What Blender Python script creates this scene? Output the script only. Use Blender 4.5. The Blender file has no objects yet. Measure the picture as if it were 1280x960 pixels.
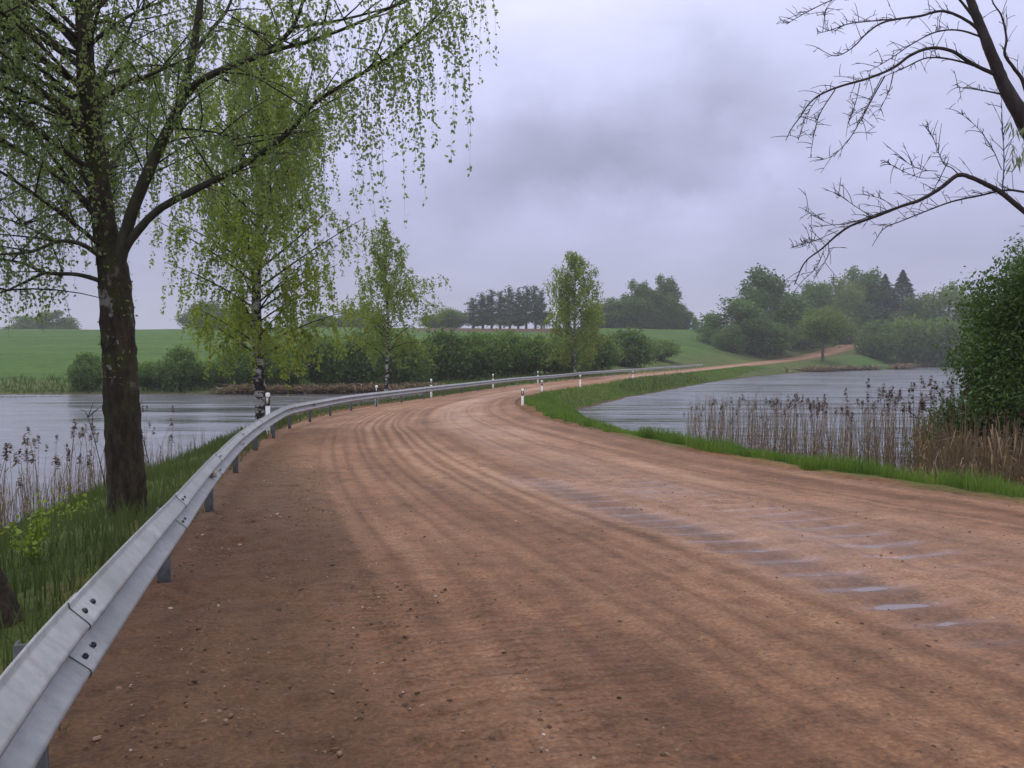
import bpy, math, random
import numpy as np
from mathutils import Vector

R = math.radians
rng = np.random.default_rng(7)
random.seed(7)
scene = bpy.context.scene
COL = scene.collection

# ------------------------------------------------------------------ camera
F, CX, CY, YH = 1100.0, 640.0, 480.0, 443.0          # photograph: focal length, centre and horizon row
PITCH = math.atan((CY - YH) / F)
cam = bpy.data.cameras.new('camera')
cam.sensor_width = 36.0
cam.lens = F / 1280.0 * 36.0
cam.clip_start = 0.05
cam.clip_end = 6000.0
cam_o = bpy.data.objects.new('camera', cam)
COL.objects.link(cam_o)
cam_o.location = (0, 0, 0)
cam_o.rotation_euler = (math.pi / 2 - PITCH, 0, 0)
scene.camera = cam_o


def ray(px, py):
    x, y = (px - CX) / F, (CY - py) / F
    return np.array([x, math.cos(PITCH) + y * math.sin(PITCH), -math.sin(PITCH) + y * math.cos(PITCH)])


def at(px, py, d):
    v = ray(px, py)
    return v * (d / v[1])


# ------------------------------------------------------------------ sky, sun, exposure
SUN_EL, SUN_AZ = R(52), R(-35)
world = bpy.data.worlds.new('World')
scene.world = world
world.use_nodes = True
wn, wl = world.node_tree.nodes, world.node_tree.links
wn.clear()


def N(nodes, kind, **kw):
    n = nodes.new(kind)
    for k, v in kw.items():
        setattr(n, k, v)
    return n


def build_world():
    out = N(wn, 'ShaderNodeOutputWorld')
    mix = N(wn, 'ShaderNodeMixShader')
    mix.inputs[0].default_value = 0.95
    wl.new(mix.outputs[0], out.inputs[0])
    sky = N(wn, 'ShaderNodeTexSky')
    sky.sky_type = 'NISHITA'
    sky.sun_disc = False
    sky.sun_elevation = SUN_EL
    sky.sun_rotation = SUN_AZ
    b1 = N(wn, 'ShaderNodeBackground')
    b1.inputs[1].default_value = 0.1
    wl.new(sky.outputs[0], b1.inputs[0])
    wl.new(b1.outputs[0], mix.inputs[1])
    b2 = N(wn, 'ShaderNodeBackground')
    wl.new(b2.outputs[0], mix.inputs[2])
    tc = N(wn, 'ShaderNodeTexCoord')
    # gently warped direction for soft cloud edges
    nz = N(wn, 'ShaderNodeTexNoise')
    nz.inputs['Scale'].default_value = 5.0
    nz.inputs['Detail'].default_value = 6.0
    nz.inputs['Roughness'].default_value = 0.55
    wl.new(tc.outputs['Generated'], nz.inputs['Vector'])
    sub = N(wn, 'ShaderNodeVectorMath', operation='SUBTRACT')
    wl.new(nz.outputs['Color'], sub.inputs[0])
    sub.inputs[1].default_value = (0.5, 0.5, 0.5)
    sc = N(wn, 'ShaderNodeVectorMath', operation='SCALE')
    wl.new(sub.outputs[0], sc.inputs[0])
    sc.inputs['Scale'].default_value = 0.30
    add = N(wn, 'ShaderNodeVectorMath', operation='ADD')
    wl.new(tc.outputs['Generated'], add.inputs[0])
    wl.new(sc.outputs[0], add.inputs[1])
    sq = N(wn, 'ShaderNodeVectorMath', operation='MULTIPLY')     # clouds lie in flat layers
    sq.inputs[1].default_value = (1.0, 1.0, 1.9)
    wl.new(add.outputs[0], sq.inputs[0])
    total = None
    for px, py, rad, amp in [(770, 185, .17, -.26), (660, 205, .12, -.10), (860, 215, .10, -.06), (865, 255, .075, .20), (900, 240, .05, .08),
                             (770, 285, .10, .10), (960, 150, .20, .06), (640, 10, .28, .15), (1150, 60, .25, .04),
                             (250, 330, .25, -.06), (1040, 290, .16, -.02), (-300, 100, .3, -.08), (1700, 150, .3, -.08)]:
        d = ray(px, py)
        d = d / np.linalg.norm(d)
        ds = N(wn, 'ShaderNodeVectorMath', operation='DISTANCE')
        wl.new(sq.outputs[0], ds.inputs[0])
        ds.inputs[1].default_value = (d[0], d[1], d[2] * 1.9)
        mr = N(wn, 'ShaderNodeMapRange', interpolation_type='SMOOTHERSTEP')
        wl.new(ds.outputs['Value'], mr.inputs['Value'])
        mr.inputs['From Min'].default_value = rad * 1.7
        mr.inputs['From Max'].default_value = 0.0
        mr.inputs['To Min'].default_value = 0.0
        mr.inputs['To Max'].default_value = amp
        if total is None:
            total = mr.outputs[0]
        else:
            m = N(wn, 'ShaderNodeMath', operation='ADD')
            wl.new(total, m.inputs[0])
            wl.new(mr.outputs[0], m.inputs[1])
            total = m.outputs[0]
    # broad layered cloud noise
    mp = N(wn, 'ShaderNodeMapping')
    mp.inputs['Scale'].default_value = (2.2, 2.2, 6.5)
    wl.new(tc.outputs['Generated'], mp.inputs['Vector'])
    n2 = N(wn, 'ShaderNodeTexNoise')
    n2.inputs['Scale'].default_value = 1.6
    n2.inputs['Detail'].default_value = 7.0
    n2.inputs['Roughness'].default_value = 0.58
    wl.new(mp.outputs[0], n2.inputs['Vector'])
    mr2 = N(wn, 'ShaderNodeMapRange')
    wl.new(n2.outputs['Fac'], mr2.inputs['Value'])
    mr2.inputs['From Min'].default_value = 0.25
    mr2.inputs['From Max'].default_value = 0.75
    mr2.inputs['To Min'].default_value = 0.87
    mr2.inputs['To Max'].default_value = 1.13
    m = N(wn, 'ShaderNodeMath', operation='ADD')
    wl.new(total, m.inputs[0])
    wl.new(mr2.outputs[0], m.inputs[1])
    # height gradient of an overcast sky: bright overhead, dull near the horizon
    sep = N(wn, 'ShaderNodeSeparateXYZ')
    wl.new(tc.outputs['Generated'], sep.inputs[0])
    rmp = N(wn, 'ShaderNodeValToRGB')
    wl.new(sep.outputs['Z'], rmp.inputs[0])
    el = rmp.color_ramp.elements
    el[0].position, el[0].color = 0.0, (.360, .368, .530, 1)
    el[1].position, el[1].color = 1.0, (1.62, 1.58, 1.62, 1)
    for p, c in [(.08, (.388, .398, .572, 1)), (.18, (.462, .474, .690, 1)), (.33, (.590, .610, .850, 1)), (.6, (1.08, 1.08, 1.22, 1))]:
        e = el.new(p)
        e.color = c
    mul = N(wn, 'ShaderNodeVectorMath', operation='SCALE')
    wl.new(rmp.outputs[0], mul.inputs[0])
    wl.new(m.outputs[0], mul.inputs['Scale'])
    wl.new(mul.outputs[0], b2.inputs[0])
    b2.inputs[1].default_value = .96


build_world()
sun = bpy.data.lights.new('sun', 'SUN')
sun.energy = 1.0
sun.angle = R(28)
sun.color = (1.0, 0.93, 0.83)
sun_o = bpy.data.objects.new('sun', sun)
COL.objects.link(sun_o)
sd_ = Vector((math.sin(SUN_AZ) * math.cos(SUN_EL), math.cos(SUN_AZ) * math.cos(SUN_EL), math.sin(SUN_EL)))
sun_o.rotation_euler = sd_.to_track_quat('Z', 'Y').to_euler()
sun_o.location = (-60, 80, 120)
vs = scene.view_settings
vs.view_transform = 'Standard'
vs.look = 'None'
vs.exposure = 0.20
vs.gamma = 1.0
vs.use_curve_mapping = False
scene.render.engine = 'CYCLES'
scene.cycles.max_bounces = 6
scene.cycles.diffuse_bounces = 3
scene.cycles.transmission_bounces = 3
scene.cycles.volume_bounces = 1
scene.cycles.transparent_max_bounces = 8
scene.cycles.caustics_reflective = False
scene.cycles.caustics_refractive = False


# ------------------------------------------------------------------ object helpers
def tag(o, label=None, cat=None, group=None, kind=None):
    if label: o['label'] = label
    if cat: o['category'] = cat
    if group: o['group'] = group
    if kind: o['kind'] = kind
    return o


def empty(name, loc=(0, 0, 0), rz=0.0):
    o = bpy.data.objects.new(name, None)
    COL.objects.link(o)
    o.location = loc
    o.rotation_euler = (0, 0, rz)
    o.empty_display_size = 0.2
    return o


def mesh_data(name, V, Q, mat, smooth=False, rnd=None):
    V = np.asarray(V, dtype=np.float32).reshape(-1, 3)
    Q = np.asarray(Q, dtype=np.int32)
    k = Q.shape[1]
    me = bpy.data.meshes.new(name)
    me.vertices.add(len(V))
    me.vertices.foreach_set('co', V.ravel())
    me.loops.add(Q.size)
    me.loops.foreach_set('vertex_index', Q.ravel())
    me.polygons.add(len(Q))
    me.polygons.foreach_set('loop_start', np.arange(0, Q.size, k, dtype=np.int32))
    me.polygons.foreach_set('loop_total', np.full(len(Q), k, dtype=np.int32))
    me.update(calc_edges=True)
    me.validate()
    if smooth:
        me.polygons.foreach_set('use_smooth', np.ones(len(me.polygons), dtype=bool))
    if rnd is not None:
        a = me.attributes.new('rnd', 'FLOAT', 'POINT')
        a.data.foreach_set('value', np.asarray(rnd, dtype=np.float32))
    if mat is not None:
        me.materials.append(mat)
    return me


def obj(name, V, Q, mat, parent=None, smooth=False, rnd=None):
    o = bpy.data.objects.new(name, mesh_data(name, V, Q, mat, smooth, rnd))
    COL.objects.link(o)
    if parent is not None:
        o.parent = parent
    return o


def copy_tree(o, parent=None):
    c = o.copy()
    COL.objects.link(c)
    if parent is not None:
        c.parent = parent
    for ch in [x for x in bpy.data.objects if x.parent == o]:
        copy_tree(ch, c)
    return c


class MB:
    """collects quads"""
    def __init__(self):
        self.V, self.Q, self.r, self.n = [], [], [], 0

    def add(self, V, Q, r=None):
        V = np.asarray(V, dtype=float).reshape(-1, 3)
        self.V.append(V)
        self.Q.append(np.asarray(Q, dtype=np.int64) + self.n)
        self.r.append(np.full(len(V), rng.random()) if r is None else np.broadcast_to(r, (len(V),)))
        self.n += len(V)

    def box(self, c, s, rz=0.0):
        x, y, z = s[0] / 2, s[1] / 2, s[2] / 2
        v = np.array([[a * x, b * y, d * z] for d in (-1, 1) for b in (-1, 1) for a in (-1, 1)])
        ca, sa = math.cos(rz), math.sin(rz)
        v[:, :2] = v[:, :2] @ np.array([[ca, sa], [-sa, ca]])
        self.add(v + np.asarray(c), [[0, 2, 3, 1], [4, 5, 7, 6], [0, 1, 5, 4], [2, 6, 7, 3], [0, 4, 6, 2], [1, 3, 7, 5]])

    def tube(self, pts, rad, n=8, r=None, wob=0.0):
        V, Q = tube(pts, rad, n, wob)
        self.add(V, Q, r)

    def build(self, name, mat, parent=None, smooth=False):
        return obj(name, np.vstack(self.V), np.vstack(self.Q), mat, parent, smooth, np.concatenate(self.r))


def tube(pts, rad, n=8, wob=0.0):
    pts = np.asarray(pts, dtype=float)
    m = len(pts)
    rad = np.broadcast_to(np.asarray(rad, dtype=float), (m,))
    T = np.gradient(pts, axis=0)
    T /= np.linalg.norm(T, axis=1)[:, None] + 1e-9
    ref = np.array([0.0, 0.0, 1.0]) if abs(T[:, 2]).mean() < 0.75 else np.array([1.0, 0.0, 0.0])
    A = np.cross(T, ref)
    A /= np.linalg.norm(A, axis=1)[:, None] + 1e-9
    B = np.cross(T, A)
    th = np.arange(n) / n * 2 * np.pi
    rr = rad[:, None] * (1 + (rng.normal(0, wob, (m, n)) if wob else 0))
    V = pts[:, None, :] + rr[:, :, None] * (np.cos(th)[None, :, None] * A[:, None, :] + np.sin(th)[None, :, None] * B[:, None, :])
    i = np.arange(m - 1)[:, None] * n
    j = np.arange(n)[None, :]
    j2 = (j + 1) % n
    Q = np.stack([i + j, i + j2, i + n + j2, i + n + j], axis=-1).reshape(-1, 4)
    return V.reshape(-1, 3), Q


def spline(ctrl, per=6):
    """Catmull-Rom through rows of ctrl (any width)"""
    c = np.asarray(ctrl, dtype=float)
    c = np.vstack([2 * c[0] - c[1], c, 2 * c[-1] - c[-2]])
    out = []
    t = np.linspace(0, 1, per, endpoint=False)[:, None]
    for k in range(1, len(c) - 2):
        p0, p1, p2, p3 = c[k - 1], c[k], c[k + 1], c[k + 2]
        out.append(.5 * (2 * p1 + (p2 - p0) * t + (2 * p0 - 5 * p1 + 4 * p2 - p3) * t ** 2 + (3 * p1 - p0 - 3 * p2 + p3) * t ** 3))
    out.append(c[-2][None])
    return np.vstack(out)


def vnoise(x, y, seed=0):
    """smooth value noise -1..1"""
    x, y = np.asarray(x, float), np.asarray(y, float)
    xi, yi = np.floor(x), np.floor(y)
    fx, fy = x - xi, y - yi
    fx, fy = fx * fx * (3 - 2 * fx), fy * fy * (3 - 2 * fy)

    def h(a, b):
        s = np.sin(a * 127.1 + b * 311.7 + seed * 74.7) * 43758.5453
        return (s - np.floor(s)) * 2 - 1
    return (h(xi, yi) * (1 - fx) + h(xi + 1, yi) * fx) * (1 - fy) + (h(xi, yi + 1) * (1 - fx) + h(xi + 1, yi + 1) * fx) * fy


def sstep(a, b, x):
    t = np.clip((x - a) / (b - a), 0, 1)
    return t * t * (3 - 2 * t)


# ------------------------------------------------------------------ materials
def new_mat(name):
    m = bpy.data.materials.new(name)
    m.use_nodes = True
    nt = m.node_tree
    b = nt.nodes['Principled BSDF']
    b.inputs['Specular IOR Level'].default_value = 0.3
    return m, nt, b


def ramp(nt, fac, stops):
    r = nt.nodes.new('ShaderNodeValToRGB')
    el = r.color_ramp.elements
    el[0].position, el[0].color = stops[0][0], (*stops[0][1], 1)
    el[1].position, el[1].color = stops[-1][0], (*stops[-1][1], 1)
    for p, c in stops[1:-1]:
        e = el.new(p)
        e.color = (*c, 1)
    nt.links.new(fac, r.inputs[0])
    return r.outputs[0]


def noise(nt, vec, scale, detail=4.0, rough=0.55, mapping=None):
    if mapping is not None:
        mp = nt.nodes.new('ShaderNodeMapping')
        mp.inputs['Scale'].default_value = mapping
        nt.links.new(vec, mp.inputs['Vector'])
        vec = mp.outputs[0]
    n = nt.nodes.new('ShaderNodeTexNoise')
    n.inputs['Scale'].default_value = scale
    n.inputs['Detail'].default_value = detail
    n.inputs['Roughness'].default_value = rough
    nt.links.new(vec, n.inputs['Vector'])
    return n.outputs['Fac']


def mixc(nt, fac, a, b, mode='MIX'):
    m = nt.nodes.new('ShaderNodeMix')
    m.data_type = 'RGBA'
    m.blend_type = mode
    for sock, v in ((m.inputs[0], fac), (m.inputs[6], a), (m.inputs[7], b)):
        if isinstance(v, (int, float)):
            sock.default_value = v
        elif isinstance(v, tuple):
            sock.default_value = (*v, 1)
        else:
            nt.links.new(v, sock)
    return m.outputs[2]


def math_(nt, op, a, b=None, clamp=False):
    m = nt.nodes.new('ShaderNodeMath')
    m.operation = op
    m.use_clamp = clamp
    for i, v in enumerate((a, b)):
        if v is None: continue
        if isinstance(v, (int, float)):
            m.inputs[i].default_value = v
        else:
            nt.links.new(v, m.inputs[i])
    return m.outputs[0]


def attr(nt, name, out='Fac'):
    a = nt.nodes.new('ShaderNodeAttribute')
    a.attribute_name = name
    return a.outputs[out]


def coords(nt, which='Object'):
    return nt.nodes.new('ShaderNodeTexCoord').outputs[which]


def bump(nt, b, height, strength, dist):
    bp = nt.nodes.new('ShaderNodeBump')
    bp.inputs['Strength'].default_value = strength
    bp.inputs['Distance'].default_value = dist
    nt.links.new(height, bp.inputs['Height'])
    nt.links.new(bp.outputs[0], b.inputs['Normal'])
    return bp


def leaf_mat(name, c1, c2, trans=0.35, rough=0.5, dead=None):
    m, nt, b = new_mat(name)
    c = ramp(nt, attr(nt, 'rnd'), [(0.0, c1), (.86 if dead else 1.0, c2)] + ([(.9, dead), (1.0, dead)] if dead else []))
    nt.links.new(c, b.inputs['Base Color'])
    b.inputs['Roughness'].default_value = rough
    tr = nt.nodes.new('ShaderNodeBsdfTranslucent')
    tc = mixc(nt, 1.0, c, (1.25, 1.3, .75), 'MULTIPLY')
    nt.links.new(tc, tr.inputs[0])
    mx = nt.nodes.new('ShaderNodeMixShader')
    mx.inputs[0].default_value = trans
    nt.links.new(b.outputs[0], mx.inputs[1])
    nt.links.new(tr.outputs[0], mx.inputs[2])
    nt.links.new(mx.outputs[0], nt.nodes['Material Output'].inputs[0])
    return m


M = {}
M['leaf_birch'] = leaf_mat('leaf_birch', (.150, .215, .105), (.275, .340, .145), .6)
M['leaf_yellow'] = leaf_mat('leaf_yellow', (.165, .225, .042), (.285, .335, .070), .58)
M['leaf_far_birch'] = leaf_mat('leaf_far_birch', (.150, .205, .045), (.250, .300, .070), .5)
M['leaf_shrub'] = leaf_mat('leaf_shrub', (.080, .145, .038), (.145, .225, .062), .45)
M['leaf_shrub_dark'] = leaf_mat('leaf_shrub_dark', (.066, .125, .038), (.122, .195, .056), .45)
M['leaf_willow'] = leaf_mat('leaf_willow', (.036, .080, .016), (.085, .150, .032), .35)
M['leaf_tree'] = leaf_mat('leaf_tree', (.045, .105, .030), (.100, .178, .050), .4)
M['leaf_light'] = leaf_mat('leaf_light', (.085, .150, .030), (.150, .215, .048), .4)
M['needle_pine'] = leaf_mat('needle_pine', (.030, .068, .045), (.062, .110, .062), .2)
M['needle_spruce'] = leaf_mat('needle_spruce', (.010, .022, .022), (.026, .042, .034), .1)
M['leaf_pale'] = leaf_mat('leaf_pale', (.13, .18, .11), (.22, .27, .17), .4)
M['grass'] = leaf_mat('grass_blade', (.070, .138, .024), (.165, .250, .052), .4, .5, (.26, .22, .11))
M['bank_grass'] = leaf_mat('bank_grass_blade', (.048, .078, .024), (.120, .148, .055), .38, .5, (.22, .165, .10))
M['herb'] = leaf_mat('herb_leaf', (.16, .24, .03), (.25, .33, .05), .35)
M['reed'] = leaf_mat('dry_reed', (.125, .086, .054), (.310, .222, .142), .28)
M['reed_head'] = leaf_mat('reed_plume', (.065, .042, .034), (.140, .088, .066), .25)


def bark_mat(name, white, dark, birchy):
    m, nt, b = new_mat(name)
    co = coords(nt)
    if birchy:
        f = noise(nt, co, 3.2, 5, .65, (1.0, 1.0, 1.9))
        c = ramp(nt, f, [(.0, dark), (.49, dark), (.55, white), (1, tuple(min(1, v * 1.2) for v in white))])
        f2 = noise(nt, co, 26, 3, .6, (.5, .5, 4.0))
        c = mixc(nt, ramp(nt, f2, [(.60, (0, 0, 0)), (.66, (1, 1, 1))]), c, tuple(v * .5 for v in white))
    else:
        f = noise(nt, co, 11, 6, .7, (1.0, 1.0, .32))
        c = ramp(nt, f, [(.30, tuple(v * .6 for v in dark)), (.48, tuple(v * 1.5 for v in dark)), (.70, tuple(v * 3.6 for v in dark))])
        f2 = noise(nt, co, 2.4, 6, .72, (1, 1, .8))                       # moss and lichen
        c = mixc(nt, ramp(nt, f2, [(.50, (0, 0, 0)), (.60, (.85, .85, .85))]), c, (.058, .066, .020))
        f3 = noise(nt, co, 5.5, 5, .7, (1.3, 1.3, .7))                   # patches of the old white bark
        sep = nt.nodes.new('ShaderNodeSeparateXYZ')
        nt.links.new(co, sep.inputs[0])
        win = ramp(nt, math_(nt, 'MULTIPLY', sep.outputs[2], .25), [(.0, (0, 0, 0)), (.36, (0, 0, 0)), (.43, (1, 1, 1)), (.58, (1, 1, 1)), (.68, (.3, .3, .3)), (1, (0.1, .1, .1))])
        pf = math_(nt, 'MULTIPLY', ramp(nt, f3, [(.57, (0, 0, 0)), (.63, (1, 1, 1))]), win)
        c = mixc(nt, pf, c, white)
    nt.links.new(c, b.inputs['Base Color'])
    b.inputs['Roughness'].default_value = .9
    bump(nt, b, math_(nt, 'ADD', noise(nt, co, 30, 6, .7, (1, 1, .3)), math_(nt, 'MULTIPLY', noise(nt, co, 9, 5, .7, (1, 1, .28)), 1.6)), 1.0, .05)
    return m


M['bark_old_birch'] = bark_mat('bark_old_birch', (.36, .34, .31), (.026, .020, .014), False)
M['bark_birch'] = bark_mat('bark_birch', (.48, .46, .44), (.025, .022, .02), True)


def bark_plain(name, c):
    m, nt, b = new_mat(name)
    f = noise(nt, coords(nt), 9, 5, .65, (1, 1, .35))
    nt.links.new(ramp(nt, f, [(.3, tuple(v * .55 for v in c)), (.7, tuple(v * 1.4 for v in c))]), b.inputs['Base Color'])
    b.inputs['Roughness'].default_value = .9
    bump(nt, b, f, .6, .02)
    return m


M['bark_limb'] = bark_plain('bark_limb', (.055, .054, .036))
M['bark_twig'] = bark_plain('bark_twig', (.040, .032, .026))
M['bark_bare'] = bark_plain('bark_bare', (.046, .038, .036))
M['bark_grey'] = bark_plain('bark_grey', (.10, .09, .08))


def steel_mat():
    m, nt, b = new_mat('galvanised_steel')
    co = coords(nt)
    f = noise(nt, co, 14, 5, .6)
    f2 = noise(nt, co, 2.0, 4, .6)
    c = ramp(nt, f, [(.3, (.30, .315, .33)), (.7, (.43, .44, .45))])
    c = mixc(nt, ramp(nt, f2, [(.45, (0, 0, 0)), (.75, (.7, .7, .7))]), c, (.25, .26, .255))
    f3 = noise(nt, co, 7, 6, .75, (1, 1, 1.6))                             # dried mud splashes
    c = mixc(nt, ramp(nt, f3, [(.58, (0, 0, 0)), (.72, (.55, .55, .55))]), c, (.24, .17, .12))
    nt.links.new(c, b.inputs['Base Color'])
    b.inputs['Metallic'].default_value = .55
    nt.links.new(math_(nt, 'MULTIPLY_ADD', f, .25), b.inputs['Roughness'])
    r = nt.nodes.new('ShaderNodeMapRange')
    nt.links.new(f, r.inputs['Value'])
    r.inputs['To Min'].default_value = .42
    r.inputs['To Max'].default_value = .62
    nt.links.new(r.outputs[0], b.inputs['Roughness'])
    return m


def plain(name, c, rough=.6, metal=0.0, var=.15):
    m, nt, b = new_mat(name)
    f = noise(nt, coords(nt), 18, 4, .6)
    nt.links.new(ramp(nt, f, [(.3, tuple(v * (1 - var) for v in c)), (.7, tuple(min(1, v * (1 + var)) for v in c))]), b.inputs['Base Color'])
    b.inputs['Roughness'].default_value = rough
    b.inputs['Metallic'].default_value = metal
    return m


M['steel'] = steel_mat()
M['post_steel'] = plain('post_steel', (.095, .10, .105), .6, .2, .3)
M['bolt'] = plain('bolt_steel', (.03, .03, .035), .5, .5)
M['white_plastic'] = plain('white_plastic', (.72, .72, .72), .45)
M['black_plastic'] = plain('black_plastic', (.02, .02, .022), .5)
M['reflector'] = plain('reflector_face', (.66, .62, .50), .25)
ms_, nts_, bs_ = new_mat('pebble_stone')
nts_.links.new(ramp(nts_, attr(nts_, 'rnd'), [(0, (.060, .034, .020)), (.5, (.13, .075, .045)), (.85, (.22, .14, .095)), (.96, (.30, .22, .165)), (1, (.50, .45, .40))]), bs_.inputs['Base Color'])
bs_.inputs['Roughness'].default_value = .85
M['stone'] = ms_

# ------------------------------------------------------------------ layout of road and ponds
WZ = -3.7                                                                  # water level
ST = np.array([  # left rail line x,y ; right road edge x,y ; level
    (.9, -7, 9.9, -4.5, -1.36), (-.55, -.5, 8.3, 2, -1.41), (-1.43, 2.68, 7.3, 5, -1.46), (-2.3, 5.9, 6.3, 8, -1.55),
    (-3.31, 9.7, 5.2, 11.5, -1.72), (-4.22, 13.5, 4.15, 15, -1.83), (-5.03, 17.3, 3.2, 19.2, -1.945), (-5.74, 21.2, 2.5, 23.1, -2.045),
    (-6.36, 25.1, 1.55, 27.8, -2.15), (-6.8, 31, .85, 33.5, -2.30), (-6.8, 37.5, .4, 40, -2.41), (-5.9, 44, .25, 45.5, -2.48),
    (-4.3, 52, .55, 51, -2.52), (-2.3, 61, 1.86, 58.4, -2.56), (0, 70.8, 5.2, 69.2, -2.58), (4.3, 84, 9.5, 82.5, -2.6),
    (9, 99.1, 14.1, 97, -2.6), (19.8, 126.3, 24.9, 124, -2.6), (37.6, 170, 42.8, 168, -2.5), (71.0, 238.9, 77.8, 235.6, -1.5),
    (91.8, 273, 99.2, 269.6, 0.1), (114.6, 311, 122.4, 307.4, 3.1), (150, 372, 155, 369, 6.0)])
ROAD = spline(ST, 24)
mid = (ROAD[:, 0:2] + ROAD[:, 2:4]) / 2
slen = np.concatenate([[0], np.cumsum(np.linalg.norm(np.diff(mid, axis=0), axis=1))])


def resample(s):
    return np.stack([np.interp(s, slen, ROAD[:, k]) for k in range(5)], axis=1)


RS = resample(np.arange(0, slen[-1], .6))
RC = (RS[:, :2] + RS[:, 2:4]) / 2
RW = np.linalg.norm(RS[:, 2:4] - RS[:, :2], axis=1) / 2
RN = (RS[:, 2:4] - RS[:, :2]) / (2 * RW[:, None])                          # towards the right edge

POND_R = np.array([(13.5, 3), (12, 8), (10, 13), (8.4, 17.5), (7.2, 22), (6.3, 27), (5.4, 33), (4.7, 40), (4.1, 48), (4.2, 55), (5.0, 60.5),
                   (8.8, 73), (14, 86), (21.5, 105), (33, 131), (48, 160), (66, 192), (80, 206), (97, 220), (113, 252), (140, 268), (190, 270), (230, 200), (190, 90), (120, 30), (60, 2), (30, -10)], float)
POND_L = np.array([(-7, -14), (-8.2, 0), (-9.6, 10), (-10.9, 20), (-11.6, 31), (-12, 42), (-10.8, 52), (-9, 62), (-6.9, 72), (-5.6, 80), (-6.5, 86),
                   (-11, 87), (-17, 84.5), (-25.7, 83), (-36, 82.5), (-47, 81.5), (-62, 80), (-100, 78), (-150, 50), (-150, -40), (-40, -50)], float)


def poly_sd(x, y, P):
    p = np.stack([x, y], axis=-1)
    best = np.full(x.shape, 1e9)
    inside = np.zeros(x.shape, bool)
    for a, b in zip(P, np.roll(P, -1, axis=0)):
        e = b - a
        w = p - a
        t = np.clip((w @ e) / (e @ e), 0, 1)
        d = np.linalg.norm(w - t[..., None] * e, axis=-1)
        best = np.minimum(best, d)
        cond = ((a[1] <= y) & (b[1] > y)) | ((b[1] <= y) & (a[1] > y))
        xi = a[0] + (y - a[1]) / (b[1] - a[1] + 1e-12) * e[0]
        inside ^= cond & (x < xi)
    return np.where(inside, -best, best)


def smooth_poly(P, per=6):
    c = np.vstack([P[-2:], P, P[:2]])
    s = spline(c, per)
    return s[per * 2:-per * 2 - 1] if False else s[2 * per:(2 + len(P)) * per]


POND_R, POND_L = smooth_poly(POND_R, 4), smooth_poly(POND_L, 4)
POND_R = POND_R + .35 * np.stack([vnoise(POND_R[:, 1] * .6, POND_R[:, 0] * .6, 3), vnoise(POND_R[:, 1] * .6, POND_R[:, 0] * .6, 4)], 1)
POND_L = POND_L + .35 * np.stack([vnoise(POND_L[:, 1] * .6, POND_L[:, 0] * .6, 5), vnoise(POND_L[:, 1] * .6, POND_L[:, 0] * .6, 6)], 1)


def road_q(x, y):
    """distance outside the road edges (negative inside), level and signed lateral"""
    sh = x.shape
    x, y = x.ravel(), y.ravel()
    dr, zr, lat = np.empty_like(x), np.empty_like(x), np.empty_like(x)
    for i in range(0, len(x), 20000):
        px, py = x[i:i + 20000], y[i:i + 20000]
        d2 = (px[:, None] - RC[None, :, 0]) ** 2 + (py[:, None] - RC[None, :, 1]) ** 2
        k = d2.argmin(1)
        vx, vy = px - RC[k, 0], py - RC[k, 1]
        t = vx * RN[k, 0] + vy * RN[k, 1]
        al = np.abs(-vx * RN[k, 1] + vy * RN[k, 0])
        o = np.abs(t) - RW[k]
        dr[i:i + 20000] = np.where(al > 3, np.sqrt(np.maximum(o, 0) ** 2 + al ** 2), o)
        zr[i:i + 20000] = RS[k, 4]
        lat[i:i + 20000] = t
    return dr.reshape(sh), zr.reshape(sh), lat.reshape(sh)


def natural(x, y):
    hy = np.interp(y, [-60, 40, 80, 120, 200, 300, 335, 420, 700, 1600], [-2.2, -2.2, -2.8, -.7, 4.0, 9.2, 10.0, 9.0, 4.0, 0.0])
    left = 1 - .12 * sstep(-60, -220, x)
    right = 1 - sstep(85, 135, x - (y - 300) * .3 * (y > 200))
    hi = np.where(hy > 0, hy * left * (.22 + .78 * right), hy)
    return hi + .35 * vnoise(x * .03, y * .03, 11) * sstep(60, 140, y)


def terrain(x, y, full=False):
    x, y = np.asarray(x, float), np.asarray(y, float)
    dr, zr, lat = road_q(x, y)
    sd = np.minimum(poly_sd(x, y, POND_R), poly_sd(x, y, POND_L))
    nat = natural(x, y)
    wr = 1 / (np.maximum(dr, 0) + .25) ** 2.2
    ws = 1 / (np.maximum(sd, 0) + .25) ** 2.2
    wnat = 1 / 14.0 ** 2.2
    h = (zr * wr + (WZ + .05) * ws + nat * wnat) / (wr + ws + wnat)
    h = h + (.10 * vnoise(x * .8, y * .8, 1) + .05 * vnoise(x * 2.3, y * 2.3, 2)) * sstep(.2, 1.5, dr) * sstep(0, .8, sd)
    h = np.where(sd < 0, np.minimum(h, WZ + .05 - np.minimum(1.4, -sd * .35)), h)
    dep = np.clip(.12 + (y - 60) * .006, .12, .6)
    h = np.where(dr < .25, np.minimum(h, zr - .02 - dep * sstep(.2, -.5, dr)), h)
    if full:
        return h, dr, sd, lat
    return h


# ------------------------------------------------------------------ ground sheet
def axis(segs):
    out = [segs[0][0]]
    for a, b, s0, s1 in segs:
        while out[-1] < b - 1e-6:
            t = (out[-1] - a) / (b - a)
            out.append(min(b, out[-1] + s0 + (s1 - s0) * t))
    return np.array(out)


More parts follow.
